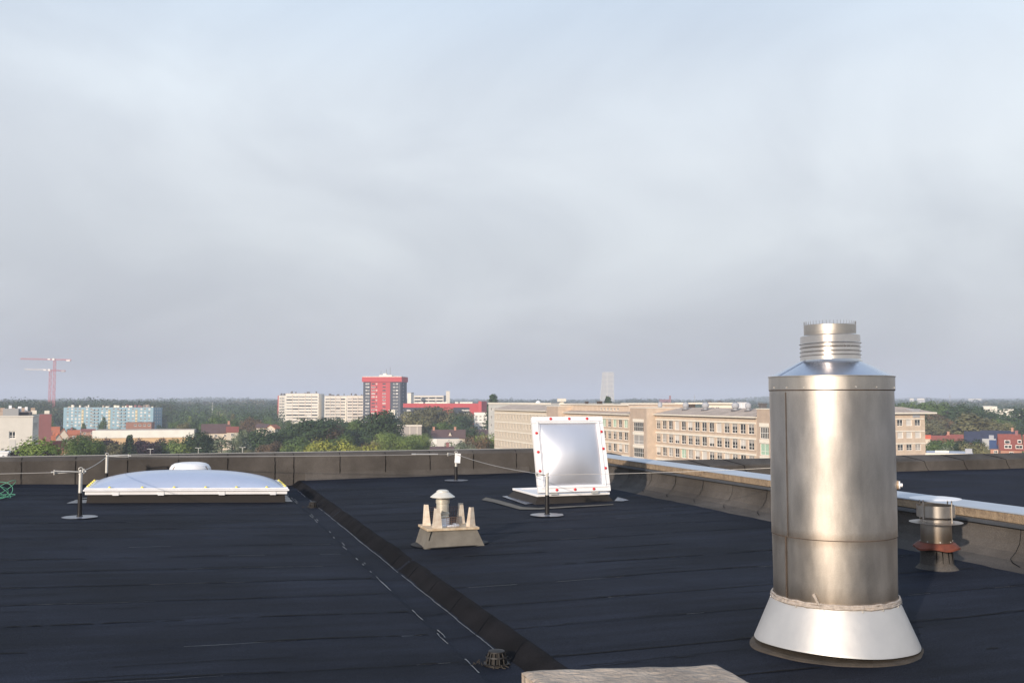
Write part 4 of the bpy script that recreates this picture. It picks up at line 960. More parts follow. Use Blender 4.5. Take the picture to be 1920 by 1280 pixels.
# --- warehouse
b = blockpx('long_warehouse', 'long low warehouse with white upper band over a pale orange wall', 'warehouse', 176, 366, 805.5, 500, 4, 25, mat('apricot_wall', (0.62, 0.42, 0.23), 0.9, var=0.06, vs_=0.3), m_roofg, yvis=828)
b.part('white_band', mat('white_cladding', (0.80, 0.77, 0.69), 0.8, var=0.1, vs_=0.2), [(-0.05, b.W+0.05, -0.25, 0.0, b.H-3.6, b.H+0.1)])
b.part('flank_band', m_blindg, [(b.W+.002, b.W+.2, 0.01, 25, b.H-3.6, b.H+0.1)]); b.walls()
b = blockpx('brick_flats', 'brown brick flats in front of the right end of the blue slab', 'apartment block', 238, 286, 791, 640, 6, 10, mat('brown_brick', (0.30, 0.15, 0.105), 0.9, var=0.12, vs_=.4), m_roofd, yvis=806)
b.win('front', [(5+k*2.8, b.H-2.6, 1.6, 1.3) for k in range(4)], 'mixed', False); b.walls()
# --- houses
m_tile = mat('orange_tiles', (0.46, 0.135, 0.06), 0.85, var=0.22, vs_=1.2); m_tiler = mat('red_tiles', (0.26, 0.075, 0.055), 0.85, var=0.22, vs_=1.2); m_tiled = mat('brown_tiles', (0.11, 0.065, 0.06), 0.8, var=0.2, vs_=1.2)
m_cream2 = mat('cream_render', (0.62, 0.54, 0.44), 0.9, var=0.05); m_pink = mat('salmon_brick', (0.46, 0.24, 0.17), 0.9, var=0.1)
m_slate = mat('navy_slate', (0.030, 0.035, 0.065), 0.5, var=0.3, vs_=1.0)
def house(label, px0, px1, yr, ye, d, rm, wm, gable=False, D=9, chim=(0.8,), dormer=None, yvis=None, wins=True, rz_=0.0):
    """pitched-roof house; gable=True: ridge runs away from us"""
    q, rz, W = place_px(px0, px1, d, 0, D); rz += rz_
    zr_, ze = ZAT(yr, d)-GZ, ZAT(ye, d)-GZ
    BOXES.append((px0-1, px1+1, yvis or ye+4, d))
    t = thing('house', label, 'house', q, rz)
    mb = MB(wm)
    if gable: mb.mesh([(0, 0, 0), (W, 0, 0), (W, 0, ze), (W/2, 0, zr_-.15), (0, 0, ze), (0, D, 0), (W, D, 0), (W, D, ze), (W/2, D, zr_-.15), (0, D, ze)], [(0, 1, 2, 3, 4), (9, 8, 7, 6, 5), (0, 4, 9, 5), (1, 6, 7, 2)])
    else: mb.mesh([(0, 0, 0), (0, D, 0), (0, D, ze), (0, D/2, zr_-.15), (0, 0, ze), (W, 0, 0), (W, D, 0), (W, D, ze), (W, D/2, zr_-.15), (W, 0, ze)], [(0, 1, 2, 3, 4), (9, 8, 7, 6, 5), (0, 4, 9, 5), (1, 6, 7, 2)])
    mb.build('wall', t)
    mb = MB(rm); o = 0.35; th = 0.22
    def slab(a, b_, c_, e_): mb.mesh([a, b_, c_, e_]+[(p[0], p[1], p[2]+th) for p in (a, b_, c_, e_)], [(0, 1, 2, 3), (7, 6, 5, 4), (0, 4, 5, 1), (1, 5, 6, 2), (2, 6, 7, 3), (3, 7, 4, 0)])
    if gable: slab((-o, -o, ze-.2), (W/2, -o, zr_-.1), (W/2, D+o, zr_-.1), (-o, D+o, ze-.2)); slab((W+o, -o, ze-.2), (W/2, -o, zr_-.1), (W/2, D+o, zr_-.1), (W+o, D+o, ze-.2))
    else: slab((-o, -o, ze-.2), (W+o, -o, ze-.2), (W+o, D/2, zr_-.1), (-o, D/2, zr_-.1)); slab((-o, D+o, ze-.2), (W+o, D+o, ze-.2), (W+o, D/2, zr_-.1), (-o, D/2, zr_-.1))
    ro = mb.build('roof', t)
    for cx in chim:
        mb = MB(m_pink if wm is not m_pink else m_mauve); mb.box(W*cx-.45, W*cx+.45, D/2-.5, D/2+.4, zr_-1.5, zr_+1.1); mb.box(W*cx-.55, W*cx+.55, D/2-.6, D/2+.5, zr_+1.1, zr_+1.3); mb.build('chimney', ro)
    if dormer is not None:
        hh = (zr_-ze); mb = MB(m_cream2, rm); xq = W*dormer; y_ = D*0.12
        mb.mesh([(xq-1.1, y_, ze+.1), (xq+1.1, y_, ze+.1), (xq, y_, ze+hh*0.75), (xq, D*0.4, ze+hh*.75)], [(0, 1, 2)], 0); mb.mesh([(xq-1.2, y_-.1, ze), (xq, y_-.1, ze+hh*.78), (xq, D*.42, ze+hh*.78), (xq+1.2, y_-.1, ze)], [(0, 1, 2), (1, 3, 2)], 1); mb.build('dormer', ro)
    if wins:
        n_ = max(1, int(W/3.2))
        for k in range(n_):
            if gable and n_ == 1 or True: window(1.2, 1.3, 'cross', t, ((k+.5)*W/n_-.6, -0.03, ze-1.9), 0, False)
    return t
house('orange-tiled house with white gable dormer, right of the mauve brick block', 79, 114, 800, 813, 560, m_tile, m_cream2, dormer=0.35, chim=(), D=10)
house('orange roof between the dormered house and the warehouse', 112, 132, 803, 818, 500, m_tile, m_cream2, gable=True, chim=())
house('small orange roof with pinkish chimney near the left end of the warehouse', 130, 152, 806, 814, 520, m_tile, m_pink, chim=(.3,))
house('long low orange roof just in front of the left end of the blue slab', 155, 181, 804, 808, 640, m_tiler, m_pink, chim=())
house('white-gabled house with red roof sides, below the orange roofs', 124, 147, 819, 832, 420, m_tiler, m_cream2, gable=True, chim=())
house('orange hipped roof in front of the dormered house', 82, 106, 816, 827, 400, m_tile, m_pink, chim=(.7,), D=8)
house('orange-roofed cottage beside the white-gabled house', 100, 126, 812, 830, 440, m_tile, m_cream2, gable=True, chim=(0.2,), rz_=0.25)
house('pink cottage with its gable to us, right behind the far parapet', 116, 139, 836, 846, 300, m_tiler, m_pink, gable=True, chim=(), yvis=856)
house('wide dark red roof right behind the far parapet, left', 88, 124, 827, 846, 310, m_tiler, m_mauve, chim=(), yvis=856, D=10)
house('dark red roof partly behind the big green tree', 130, 150, 833, 845, 330, m_tiler, m_mauve, chim=())
house('long brown-roofed house among the trees right of the warehouse', 380, 433, 795, 811, 430, m_tiled, m_cream2, chim=(.95,), D=11)
house('red-roofed white annex at the right end of the brown-roofed house', 427, 448, 800, 809, 425, m_tiler, m_cream2, chim=())
house('brownish roof partly behind trees, left of the small orange one', 482, 505, 795, 801, 500, m_tiled, m_cream2, chim=())
house('small orange roof with white gable among the trees', 500, 518, 796, 803, 490, m_tile, m_cream2, gable=True, chim=(), rz_=-0.3)
# --- white apartment towers
m_wapt = mat('white_apartment_wall', (0.74, 0.69, 0.60), 0.8, var=0.05, vs_=.3); m_wgrey = mat('grey_gable_wall', (0.42, 0.42, 0.42), 0.9)
def ribbonblock(label, px0, px1, yt, d, side, D, nf, nb, yv, flr=2.75, edge=None):
    b = blockpx('white_apartment_block', label, 'apartment block', px0, px1, yt, d, side, D, m_wapt, m_wgrey, yvis=yv)
    rnd = random.Random(int(px0)); sp = (b.W-1.2)/nb
    for f in range(nf):
        z = b.H-1.4-(f+1)*flr+0.75
        b.win('front', [(0.8+k*sp, z, sp-0.5, 1.25) for k in range(nb)], lambda i: rnd.choice(['darkframe', 'mixed', 'blind', 'cross', 'dark', 'grille']), False)
        b.part('balcony_band', m_wapt, [(0.3, b.W-0.3, -0.30, 0.0, z-1.05, z-0.12)])
    b.part('vertical_rib', mat('rib_tan', (0.55, 0.43, 0.33), 0.8), [(0.8+k*sp-0.35, 0.8+k*sp-0.15, -0.34, 0.0, 1, b.H-1) for k in range(1, nb)])
    b.walls(); b.part('parapet', m_wgrey, [(-.1, b.W+.1, -0.1, 0.3, b.H+.025, b.H+.5)])
    for k in range(7):
        x_ = rnd.uniform(.1, .9)*b.W; b.part('roof_stack', m_wfd, [(x_, x_+rnd.uniform(.6, 2.4), 3, 5, b.H+.03, b.H+rnd.uniform(0.9, 2.4))])
    return b
b = ribbonblock('left white apartment tower, seen behind the bigger white one, with a red corner strip', 523, 536, 741.5, 960, 0, 12, 8, 2, 760)
b.part('red_strip', mat('signal_red', (0.55, 0.065, 0.065), 0.7), [(-0.8, 0.0, -0.2, 12, 0, b.H)])
b = ribbonblock('ten-storey white apartment block with grey flank, front left of the red tower', 536, 598, 738, 900, 11, 20, 10, 5, 785)
b = ribbonblock('white apartment block beside the red tower, right of the grey-flanked one', 609, 650, 742.5, 898, 0, 14, 10, 4, 787)
b = ribbonblock('right part of the white apartments, touching the red tower', 650.5, 683, 742, 896, 0, 14, 10, 3, 790)
# --- red and dark blue tower
m_redp = mat('red_panels', (0.48, 0.062, 0.066), 0.75, var=0.05, vs_=.2); m_navy = mat('navy_panels', (0.020, 0.030, 0.052), 0.6, var=0.1, vs_=.2)
b = blockpx('red_and_navy_tower', 'tall tower block in red and dark navy with a red crown band', 'tower block', 682, 751.5, 706.5, 850, 11, 22, m_redp, m_creamp, yvis=793, rec=0.05)
W, H = b.W, b.H; k_ = W/69.5; b.root.location.z = GZ
for f in range(15):
    z = H-5.2-f*2.77-1.3
    b.win('front', [((x_-682)*k_, z, w_*k_, 1.15) for x_, w_ in ((697, 6.5), (705, 2.6), (717.5, 6.0))], lambda i: random.choice(['lit', 'dark', 'dark', 'darkframe', 'blind', 'darkframe']), False)
    for x_, w_ in ((686, 2.2), (689.2, 3.6)): window(w_*k_, 1.15, random.choice(['white', 'lit', 'dark', 'blind']), b.root, ((x_-682)*k_, -0.30, z), 0, False)
    for x_, w_ in ((737.5, 3.6), (742.5, 4.2)): window(w_*k_, 1.1, random.choice(['white', 'dark', 'dark', 'dark', 'blind']), b.root, ((x_-682)*k_, -0.30, z), 0, False)
    if f < 10: window(0.9, 1.2, 'blind', b.root, (W+0.33, 7.5, z), R(90), False)
for x0_, x1_ in ((681.5, 695.2), (732.0, 751.5)): b.part('navy_panel', m_navy, [((x0_-682)*k_, (x1_-682)*k_, -0.25, 0.0, 0, H-4.3)])
b.part('navy_panel', m_navy, [(W+0.002, W+0.3, 0.0, 22.2, 0, H-4.3)])
b.part('crown_band', m_redp, [(-1.2, W+1.1, -1.1, 23, H-4.2, H)]); b.part('roof_edge', m_creamp, [(-0.9, W+0.8, -0.8, 22.5, H+.002, H+0.5)])
b.walls(roof=False); b.part('roof_plant', m_creamp, [(W*.38, W*.72, 5, 14, H+.51, H+1.7), (W*.47, W*.56, 7, 10, H+1.71, H+3.2)])
b.part('roof_mast', m_wfd, [(W*x_, W*x_+.22, 8, 8.22, H+.51, H+h_) for x_, h_ in ((.40, 5.5), (.55, 7.0), (.65, 8.5))])
b.part('drain_pipe', m_vent, [(W*0.965-.1, W*0.965+.1, -0.5, -0.3, 0, H-6)])
# low red slab
b = blockpx('red_low_slab', 'long low block with a red top band and navy wall, right of the red tower', 'apartment block', 757, 897, 756.5, 800, 0, 14, m_navy, m_creamp, yvis=768, rec=.05)
W, H = b.W, b.H; k_ = W/140
b.win('front', [((x_-757)*k_, H-6.0-f*2.8, 3.0, 1.2) for x_ in (763, 866, 872, 880) for f in range(5)], 'white', False)
b.walls(); b.part('red_band', m_redp, [(-0.3, W+.3, -0.5, 0.0, H-3.1, H+.2), ((829-757)*k_, (850-757)*k_, -0.45, 0, H-8, H-3.11), ((880.5-757)*k_+.01, W, -0.45, 0, 0, H-3.11)])
b.part('roof_stack', m_creamp, [((x_-757)*k_, (x_+w_-757)*k_, 4, 8, H+.03, H+1.3) for x_, w_ in ((785, 8), (797, 18), (818, 20), (853, 6), (862, 14), (876, 10))])
b = blockpx('red_end_block', 'red end block with a plum-red flank at the right end of the low red slab', 'apartment block', 897, 903, 752, 795, 10, 16, m_redp, m_redp, yvis=770); b.walls()
# grey parking-like building
b = blockpx('grey_banded_building', 'grey flat-roofed building with horizontal bands behind the low red slab', 'building', 776, 832, 741, 1000, 8, 12, mat('grey_conc', (0.40, 0.38, 0.36), 0.9), m_roofg)
W, H = b.W, b.H; b.win('front', [(1+k*(W-1)/4, H-3.4-f*3.2, (W-1)/4-1.2, 1.5) for k in range(4) for f in range(3)], 'darkframe', False); b.walls(); b.part('band', m_creamp, [(0, W, -.3, 0, H-1.5-f*3.2, H-0.6-f*3.2) for f in range(3)])
b = blockpx('grey_side_tower', 'pale side tower between the red tower and the grey banded building', 'building', 764, 771, 737, 980, 5, 8, m_wapt, m_roofg); b.walls(); b.part('parapet', m_wgrey, [(-.2, b.W+.2, -.2, 8, b.H+.03, b.H+.8)])
t = gadget('pale_chimney_tower', 'slender pale tower with rounded shoulders behind the low red slab', 'tower', 840, 733, 760, 6, 990, m_creamp); 
b = blockpx('white_annex_block', 'white four-storey block with small dark windows beside the cream offices', 'building', 889, 913, 773, 560, 0, 10, mat('bright_white_wall', (0.78, 0.75, 0.71), 0.8), m_roofg, yvis=803)
b.win('front', [(0.8+k*2.2, b.H-2.7-f*2.0-0, 1.3, 0.9) for k in range(3) for f in range(4)], 'dark', False); b.walls()
b = blockpx('cream_bell_tower', 'square cream tower with a dark louvred opening in front of the red tower', 'tower', 729, 741, 769, 520, 4, 4.4, m_creamp, m_creamp, yvis=793)
b.win('front', [(0.7+k*0.8, b.H-3.4, 0.6, 2.3) for k in range(3)], 'darkframe', False); b.walls(); b.part('coping', m_creamp, [(-.15, b.W+.15, -.15, 4.5, b.H+.03, b.H+.3)]); b.part('spire_post', m_wfd, [(b.W/2-.08, b.W/2+.08, 2, 2.16, b.H+.3, b.H+2.6)])
b = blockpx('flat_grey_hall', 'flat grey hall below the cream bell tower', 'building', 743, 791, 797, 470, 0, 16, mat('hall_grey', (0.40, 0.36, 0.33), 0.9, var=.08), m_roofg, yvis=808); b.walls(); b.part('pier', m_creamp, [(3+k*3.4, 3.3+k*3.4, -.15, 0, 0, b.H-.5) for k in range(3)]); b.part('fascia', m_creamp, [(-.2, b.W+.2, -.3, 0, b.H-.4, b.H+.2)])
b = blockpx('low_white_hall', 'low white hall half hidden by trees, below the white apartments', 'building', 641, 682, 802, 450, 0, 14, m_blind, m_creamp, yvis=811); b.walls(); b.part('fascia', m_creamp, [(-.3, b.W+.2, -.5, 0, b.H-.5, b.H+.2)])
house('long brown-tiled roof with brick chimneys above the white shed wall', 810, 872, 806, 821, 420, m_tiled, m_cream2, chim=(.05, .7), D=11, dormer=.55)
house('farther brown roof left of the cream offices', 868, 914, 806, 815, 470, m_tiled, m_pink, chim=(.35,), D=10)
b = blockpx('white_shed', 'white-panelled shed wall below the brown roof, behind the far parapet', 'shed', 806, 862, 822, 400, -0.1, 12, m_blind, m_roofd, yvis=838); b.walls(); b.part('corner_strip', m_wfr, [(b.W*.06, b.W*.09, -.12, 0, 0, b.H-2), (b.W*.10, b.W*.24, -.05, 0, 0, b.H)])
house('small dark red roof just above the far parapet left of the white tag post', 808, 850, 838, 846, 300, m_tiled, m_pink, chim=(.75,), yvis=852)
# --- right side
house('red-roofed house right of the cream end wing', 1772, 1802, 815, 828, 420, m_tiler, m_cream2, chim=(.1,), yvis=832)
house('dull red roof behind bushes next to the cream end wing', 1744, 1776, 817, 828, 440, m_tiler, m_cream2, chim=())
house('navy slate roof with a white balcony box, upper right', 1836, 1898, 808, 831, 400, m_slate, m_mauve, chim=(.95,), D=11, yvis=835)
house('navy slate roof left part, right of the red-roofed house', 1806, 1836, 809, 829, 405, m_slate, m_mauve, chim=(), yvis=830)
house('lower house with blue solar roof left of the big red house', 1853, 1873, 826, 840, 330, mat('solar_blue', (0.03, 0.05, 0.13), 0.2, spec=.9), m_pink, chim=(), yvis=852)
t = house('big dark-red tiled house with white dormer windows, right', 1872, 1912, 815, 843, 320, m_tiler, m_pink, chim=(.85,), yvis=854, D=11, rz_=0.1)
for (fx, fz) in ((.28, .42), (.36, .42), (.84, .45), (.25, .12), (.40, .12), (.72, .12), (.86, .12)):
    zr2, ze2 = ZAT(815, 320)-GZ, ZAT(843, 320)-GZ; wq_ = 40/FPX*320; yq = -.35+fz*(5.5+.35); zq_ = ze2+fz*(zr2-ze2)
    mb = MB(m_wfr, m_glass); mb.box(wq_*fx-.55, wq_*fx+.55, yq-.25, yq+.6, zq_-.2, zq_+1.0); mb.face([(wq_*fx-.42, yq-.26, zq_-.0), (wq_*fx+.42, yq-.26, zq_-.0), (wq_*fx+.42, yq-.26, zq_+.8), (wq_*fx-.42, yq-.26, zq_+.8)], 1); mb.build('roof_window', t)
house('red house cut off by the right edge', 1916, 1946, 816, 845, 310, m_tiler, m_pink, chim=(), yvis=854, D=11)
b = blockpx('white_balcony_box', 'white balcony box projecting from the navy roof', 'building', 1838, 1864, 822, 380, -.01, 3, m_wgrey, m_wgrey, yvis=827); b.walls(); b.part('glass_box', m_vent, [(b.W*.5, b.W*.85, .3, 2, b.H+.03, b.H+1.4)])
house('small bright orange roof at the corner of the cream end wing', 1731, 1741, 816, 821, 400, mat('bright_orange', (0.75, 0.13, 0.05), 0.7), m_cream2, chim=(), wins=False)
b = blockpx('white_office_far', 'white two-part office building at the right edge among trees', 'office building', 1858, 1960, 774, 620, 0, 20, m_wapt, m_wgrey, yvis=783)
b.win('front', [(2+k*3.2, b.H-3.6, 2.2, 1.5) for k in range(10)], 'dark', False); b.walls(); b.part('upper_floor', m_wapt, [(b.W*.1, b.W*.4, 3, 14, b.H+.03, b.H+2.3), (b.W*.55, b.W, 3, 14, b.H+.03, b.H+2.8)])
b = blockpx('white_hall_far', 'distant white flat hall above the white office at the right', 'building', 1842, 1868, 761.5, 1000, 0, 20, m_wapt, m_wgrey, yvis=767); b.walls(); b.part('roof_edge', m_wgrey, [(-1, b.W*.6, -.5, 0, b.H+.03, b.H+.6)])
for k, (x0_, x1_, y_) in enumerate(((1704, 1713, 748.5), (1718, 1733, 748.5), (1814, 1840, 748.5))):
    b = blockpx('distant_white_block', ['left of three far white blocks on the right horizon', 'middle of three far white blocks on the right horizon', 'right and widest of the far white blocks on the right horizon'][k], 'building', x0_, x1_, y_, 2300 if k < 2 else 3400, 0, 12, m_wgrey, m_wgrey); b.walls(); b.part('upper_floor', m_wapt, [(1, b.W-1, 1, 8, b.H+.03, b.H+2.2)])
# --- distant glass tower fading into the cloud
q, rz, W = place_px(1124, 1151, 3000, 0, 34)
t = thing('distant_tower', 'pale high-rise with stacked white floor slabs fading into the haze', 'skyscraper', q, rz)
H = ZAT(697, 3000)-GZ; mb = MB(mat('tower_glass', (0.10, 0.14, 0.20), 0.3, spec=.8))
mb.frustum([(0, 0, 0), (W, 0, 0), (W, 44, 0), (0, 44, 0)], [(W*.24, 2, H), (W*.97, 2, H), (W*.97, 40, H), (W*.24, 40, H)]); mb.build('glass_body', t)
nf = 29; mbm = m_wapt
for f in range(nf):
    z = (f+.5)*H/nf; a = W*.24*z/H; mb = MB(mbm); mb.box(a-1.8, W+1.2-.03*W*z/H, -1.8, 44, z-1.1, z+.8); mb.build('floor_slab', t)
mb = MB(m_wgrey); mb.frustum([(W*.5, -1.6, 0), (W*.57, -1.6, 0), (W*.57, 0, 0), (W*.5, 0, 0)], [(W*.5, 0.2, H), (W*.57, 0.2, H), (W*.57, 2.4, H), (W*.5, 2.4, H)]); mb.build('central_fin', t)
mb = MB(m_wfd); mb.tube([(W*.02, -1.9, 0), (W*.25, 0, H*.98)], .5, 6); mb.build('edge_fin', t)
# --- church and other far marks
q, rz, W = place_px(1236, 1260, 1700, 0, 18); t = thing('distant_church', 'distant brick church with a square tower on the horizon', 'church', q, rz); mb = MB(m_mauve); h_ = ZAT(749.5, 1700)-GZ
mb.box(0, W*.8, 0, 16, 0, h_-3); mb.mesh([(0, 0, h_-3), (W*.8, 0, h_-3), (W*.8, 8, h_+1), (0, 8, h_+1), (0, 16, h_-3), (W*.8, 16, h_-3)], [(0, 1, 2, 3), (3, 2, 5, 4), (0, 3, 4), (1, 5, 2)]); mb.build('nave', t)
mb = MB(m_mauve); h2 = ZAT(741.5, 1700)-GZ; mb.frustum([(W*.72, -1, 0), (W*.92, -1, 0), (W*.92, 5, 0), (W*.72, 5, 0)], [(W*.76, 0, h2), (W*.9, 0, h2), (W*.9, 4, h2-2), (W*.76, 4, h2-2)]); mb.build('church_tower', t)
def mast(label, px, yt, d, r=.9, name='distant_mast', cat='mast'):
    q = PD(px, d, GZ); t = thing(name, label, cat, q, 0); h = ZAT(yt, d)-GZ; mb = MB(m_wgrey if name == 'distant_mast' else m_creamp)
    mb.tube([(0, 0, 0), (0, 0, h*.6), (0, 0, h)], [r, r*.7, r*.3], 8); mb.build('shaft', t)
    mb = MB(m_wgrey); mb.box(-r*1.6, r*1.6, -r*1.6, r*1.6, h*.82, h*.84); mb.build('platform', t)
mast('thin mast on the horizon right of the big chimney', 1780, 738, 2300); mast('thin spire on the horizon between the brick church and the big chimney', 1302, 739, 2600, 1.2)
mast('slim white mast among the far trees left of the white apartments', 399.5, 754, 1000, .9)
# --- tower cranes
m_cr = mat('crane_red', (0.58, 0.17, 0.18), 0.6); m_cw = mat('crane_white', (0.72, 0.66, 0.62), 0.6)
def crane(label, px, ytop, pxl, pxr, yl, yr_, d, wh):
    q = PD(px, d, GZ); t = thing('tower_crane', label, 'crane', q, -YAW, 'tower cranes on the left horizon')
    h = ZAT(ytop, d)-GZ; s_ = 1.1; r = .17
    mb = MB(m_cr)
    for a in (-s_, s_):
        for b_ in (-s_, s_): mb.tube([(a, b_, 0), (a, b_, h)], r, 5)
    n_ = int(h/3.6)
    for k in range(n_):
        z0, z1 = h*k/n_, h*(k+1)/n_; sg = 1 if k % 2 else -1
        mb.tube([(-s_*sg, -s_, z0), (s_*sg, -s_, z1)], r*.7, 4); mb.tube([(-s_*sg, s_, z0), (s_*sg, s_, z1)], r*.7, 4); mb.tube([(s_, -s_*sg, z0), (s_, s_*sg, z1)], r*.7, 4); mb.tube([(-s_, s_*sg, z0), (-s_, -s_*sg, z1)], r*.7, 4)
    mb.build('mast', t)
    def jib(x, zt2, nm, m1, w_):
        mb = MB(m1); L_ = abs(x); sg = 1 if x > 0 else -1; n2 = int(L_/3.5)
        for (yy, zz2) in ((-.9, 0), (.9, 0), (0, w_)): mb.tube([(0, yy, h+zz2), (x, yy, h+zt2+zz2*.8)], .17, 5)
        for k in range(n2):
            x0_, x1_ = x*k/n2, x*(k+1)/n2; za, zb = zt2*k/n2, zt2*(k+1)/n2
            mb.tube([(x0_, -.9, h+za), ((x0_+x1_)/2, 0, h+(za+zb)/2+w_*.9), (x1_, -.9, h+zb)], .16, 4); mb.tube([(x0_, .9, h+za), ((x0_+x1_)/2, 0, h+(za+zb)/2+w_*.9), (x1_, .9, h+zb)], .16, 4)
        mb.build(nm, t)
    k2 = d/FPX
    jib((pxl-px)*k2, (ytop-yl)*k2, 'jib', m_cw if wh else m_cr, 1.6); jib((pxr-px)*k2, (ytop-yr_)*k2, 'counter_jib', m_cr, 1.4)
    mb = MB(m_cw); x = (pxr-px)*k2; mb.box(x*.72, x*.95, -1, 1, h-1.4, h+.4); mb.build('counterweight', t)
    mb = MB(m_cw); mb.box(-2.4, 0.4, -1.5, 1.5, h-.4, h+2.0, bev=.2); mb.box(-8.0, -5, -.9, .9, h+.2, h+1.8); mb.build('cab', t)
crane('taller of the two red tower cranes, its jib level at the top', 102, 675, 38, 133, 673.5, 675.5, 1150, False)
crane('shorter tower crane with a white jib, just left of the taller one', 94.5, 695, 46, 123, 693, 696, 1190, True)
# --- street lamps over the far parapet
for px, yt, lb in ((285, 841, 'double-arm white street lamp in front of the dark purple trees'), (374.5, 839, 'double-arm white street lamp right of the warehouse trees'), (457, 838, 'white street lamp between the dark trees left of the yellow-green ones')):
    d = 270; q = PD(px, d, GZ); t = thing('street_lamp', lb, 'street lamp', q, -YAW, 'street lamps beyond the far parapet'); h = ZAT(yt, d)-GZ
    mb = MB(m_wfr); mb.tube([(0, 0, 0), (0, 0, h)], [.09, .05], 8); mb.build('pole', t)
    for s_ in (-1, 1):
        mb = MB(m_wfr); mb.tube([(0, 0, h-.05), (s_*.5, 0, h+.05)], .05, 6); mb.box(min(s_*.4, s_*.85), max(s_*.4, s_*.85), -.10, .10, h+.0, h+.08); mb.build('lamp_head', t)
# ------------------------------------------------------------------ trees
def leafmat(name, c, c2):
    m = mat(name, tuple(v*1.95 for v in c), 0.75, var=0.5, vs_=5.0, col2=tuple(v*1.9 for v in c2), spec=0.2, rndv=0.25); return m
LM = {'green': leafmat('leaves_green', (0.055, 0.082, 0.020), (0.022, 0.040, 0.012)), 'dark': leafmat('leaves_dark', (0.026, 0.044, 0.016), (0.012, 0.024, 0.010)),
      'light': leafmat('leaves_light', (0.105, 0.135, 0.035), (0.045, 0.070, 0.018)), 'yellow': leafmat('leaves_yellow', (0.19, 0.18, 0.035), (0.08, 0.10, 0.02)),
      'purple': leafmat('leaves_purple', (0.026, 0.015, 0.020), (0.012, 0.008, 0.012)), 'olive': leafmat('leaves_olive', (0.105, 0.095, 0.045), (0.05, 0.052, 0.024)),
      'brown': leafmat('leaves_brown', (0.085, 0.055, 0.030), (0.04, 0.03, 0.016)), 'silver': leafmat('leaves_silver', (0.13, 0.145, 0.095), (0.04, 0.055, 0.03))}
m_bark = mat('bark', (0.055, 0.042, 0.032), 0.95)
def leafcloud(mb, lobes, n, size, rnd, core=0.55, mi=0):
    tot = sum(l[3]**2 for l in lobes)
    for (cx, cy, cz, r, sz) in lobes:
        k = max(8, int(n*r*r/tot))
        for _ in range(k):
            u = rnd.uniform(-1, 1); a = rnd.uniform(0, 6.283); s_ = math.sqrt(1-u*u); rr = r*(core+(1-core)*rnd.random()**0.5)*(0.86+0.3*rnd.random())
            if u < -0.5 and rnd.random() < .5: continue
            n_ = Vector((s_*math.cos(a), s_*math.sin(a), u)); p = Vector((cx, cy, cz))+Vector((n_.x*rr, n_.y*rr, n_.z*rr*sz))
            nn = (n_+Vector((rnd.uniform(-.55, .55), rnd.uniform(-.55, .55), rnd.uniform(-.4, .65)))).normalized()
            t1 = nn.orthogonal().normalized(); t2 = nn.cross(t1); th = rnd.uniform(0, 6.283); e1 = t1*math.cos(th)+t2*math.sin(th); e2 = nn.cross(e1); q = size*rnd.uniform(.6, 1.35)
            mb.mesh([p-e1*q*.5, p+e2*q*.32, p+e1*q*.5, p-e2*q*.32], [(0, 1, 2, 3)], mi)
ARCH = {}
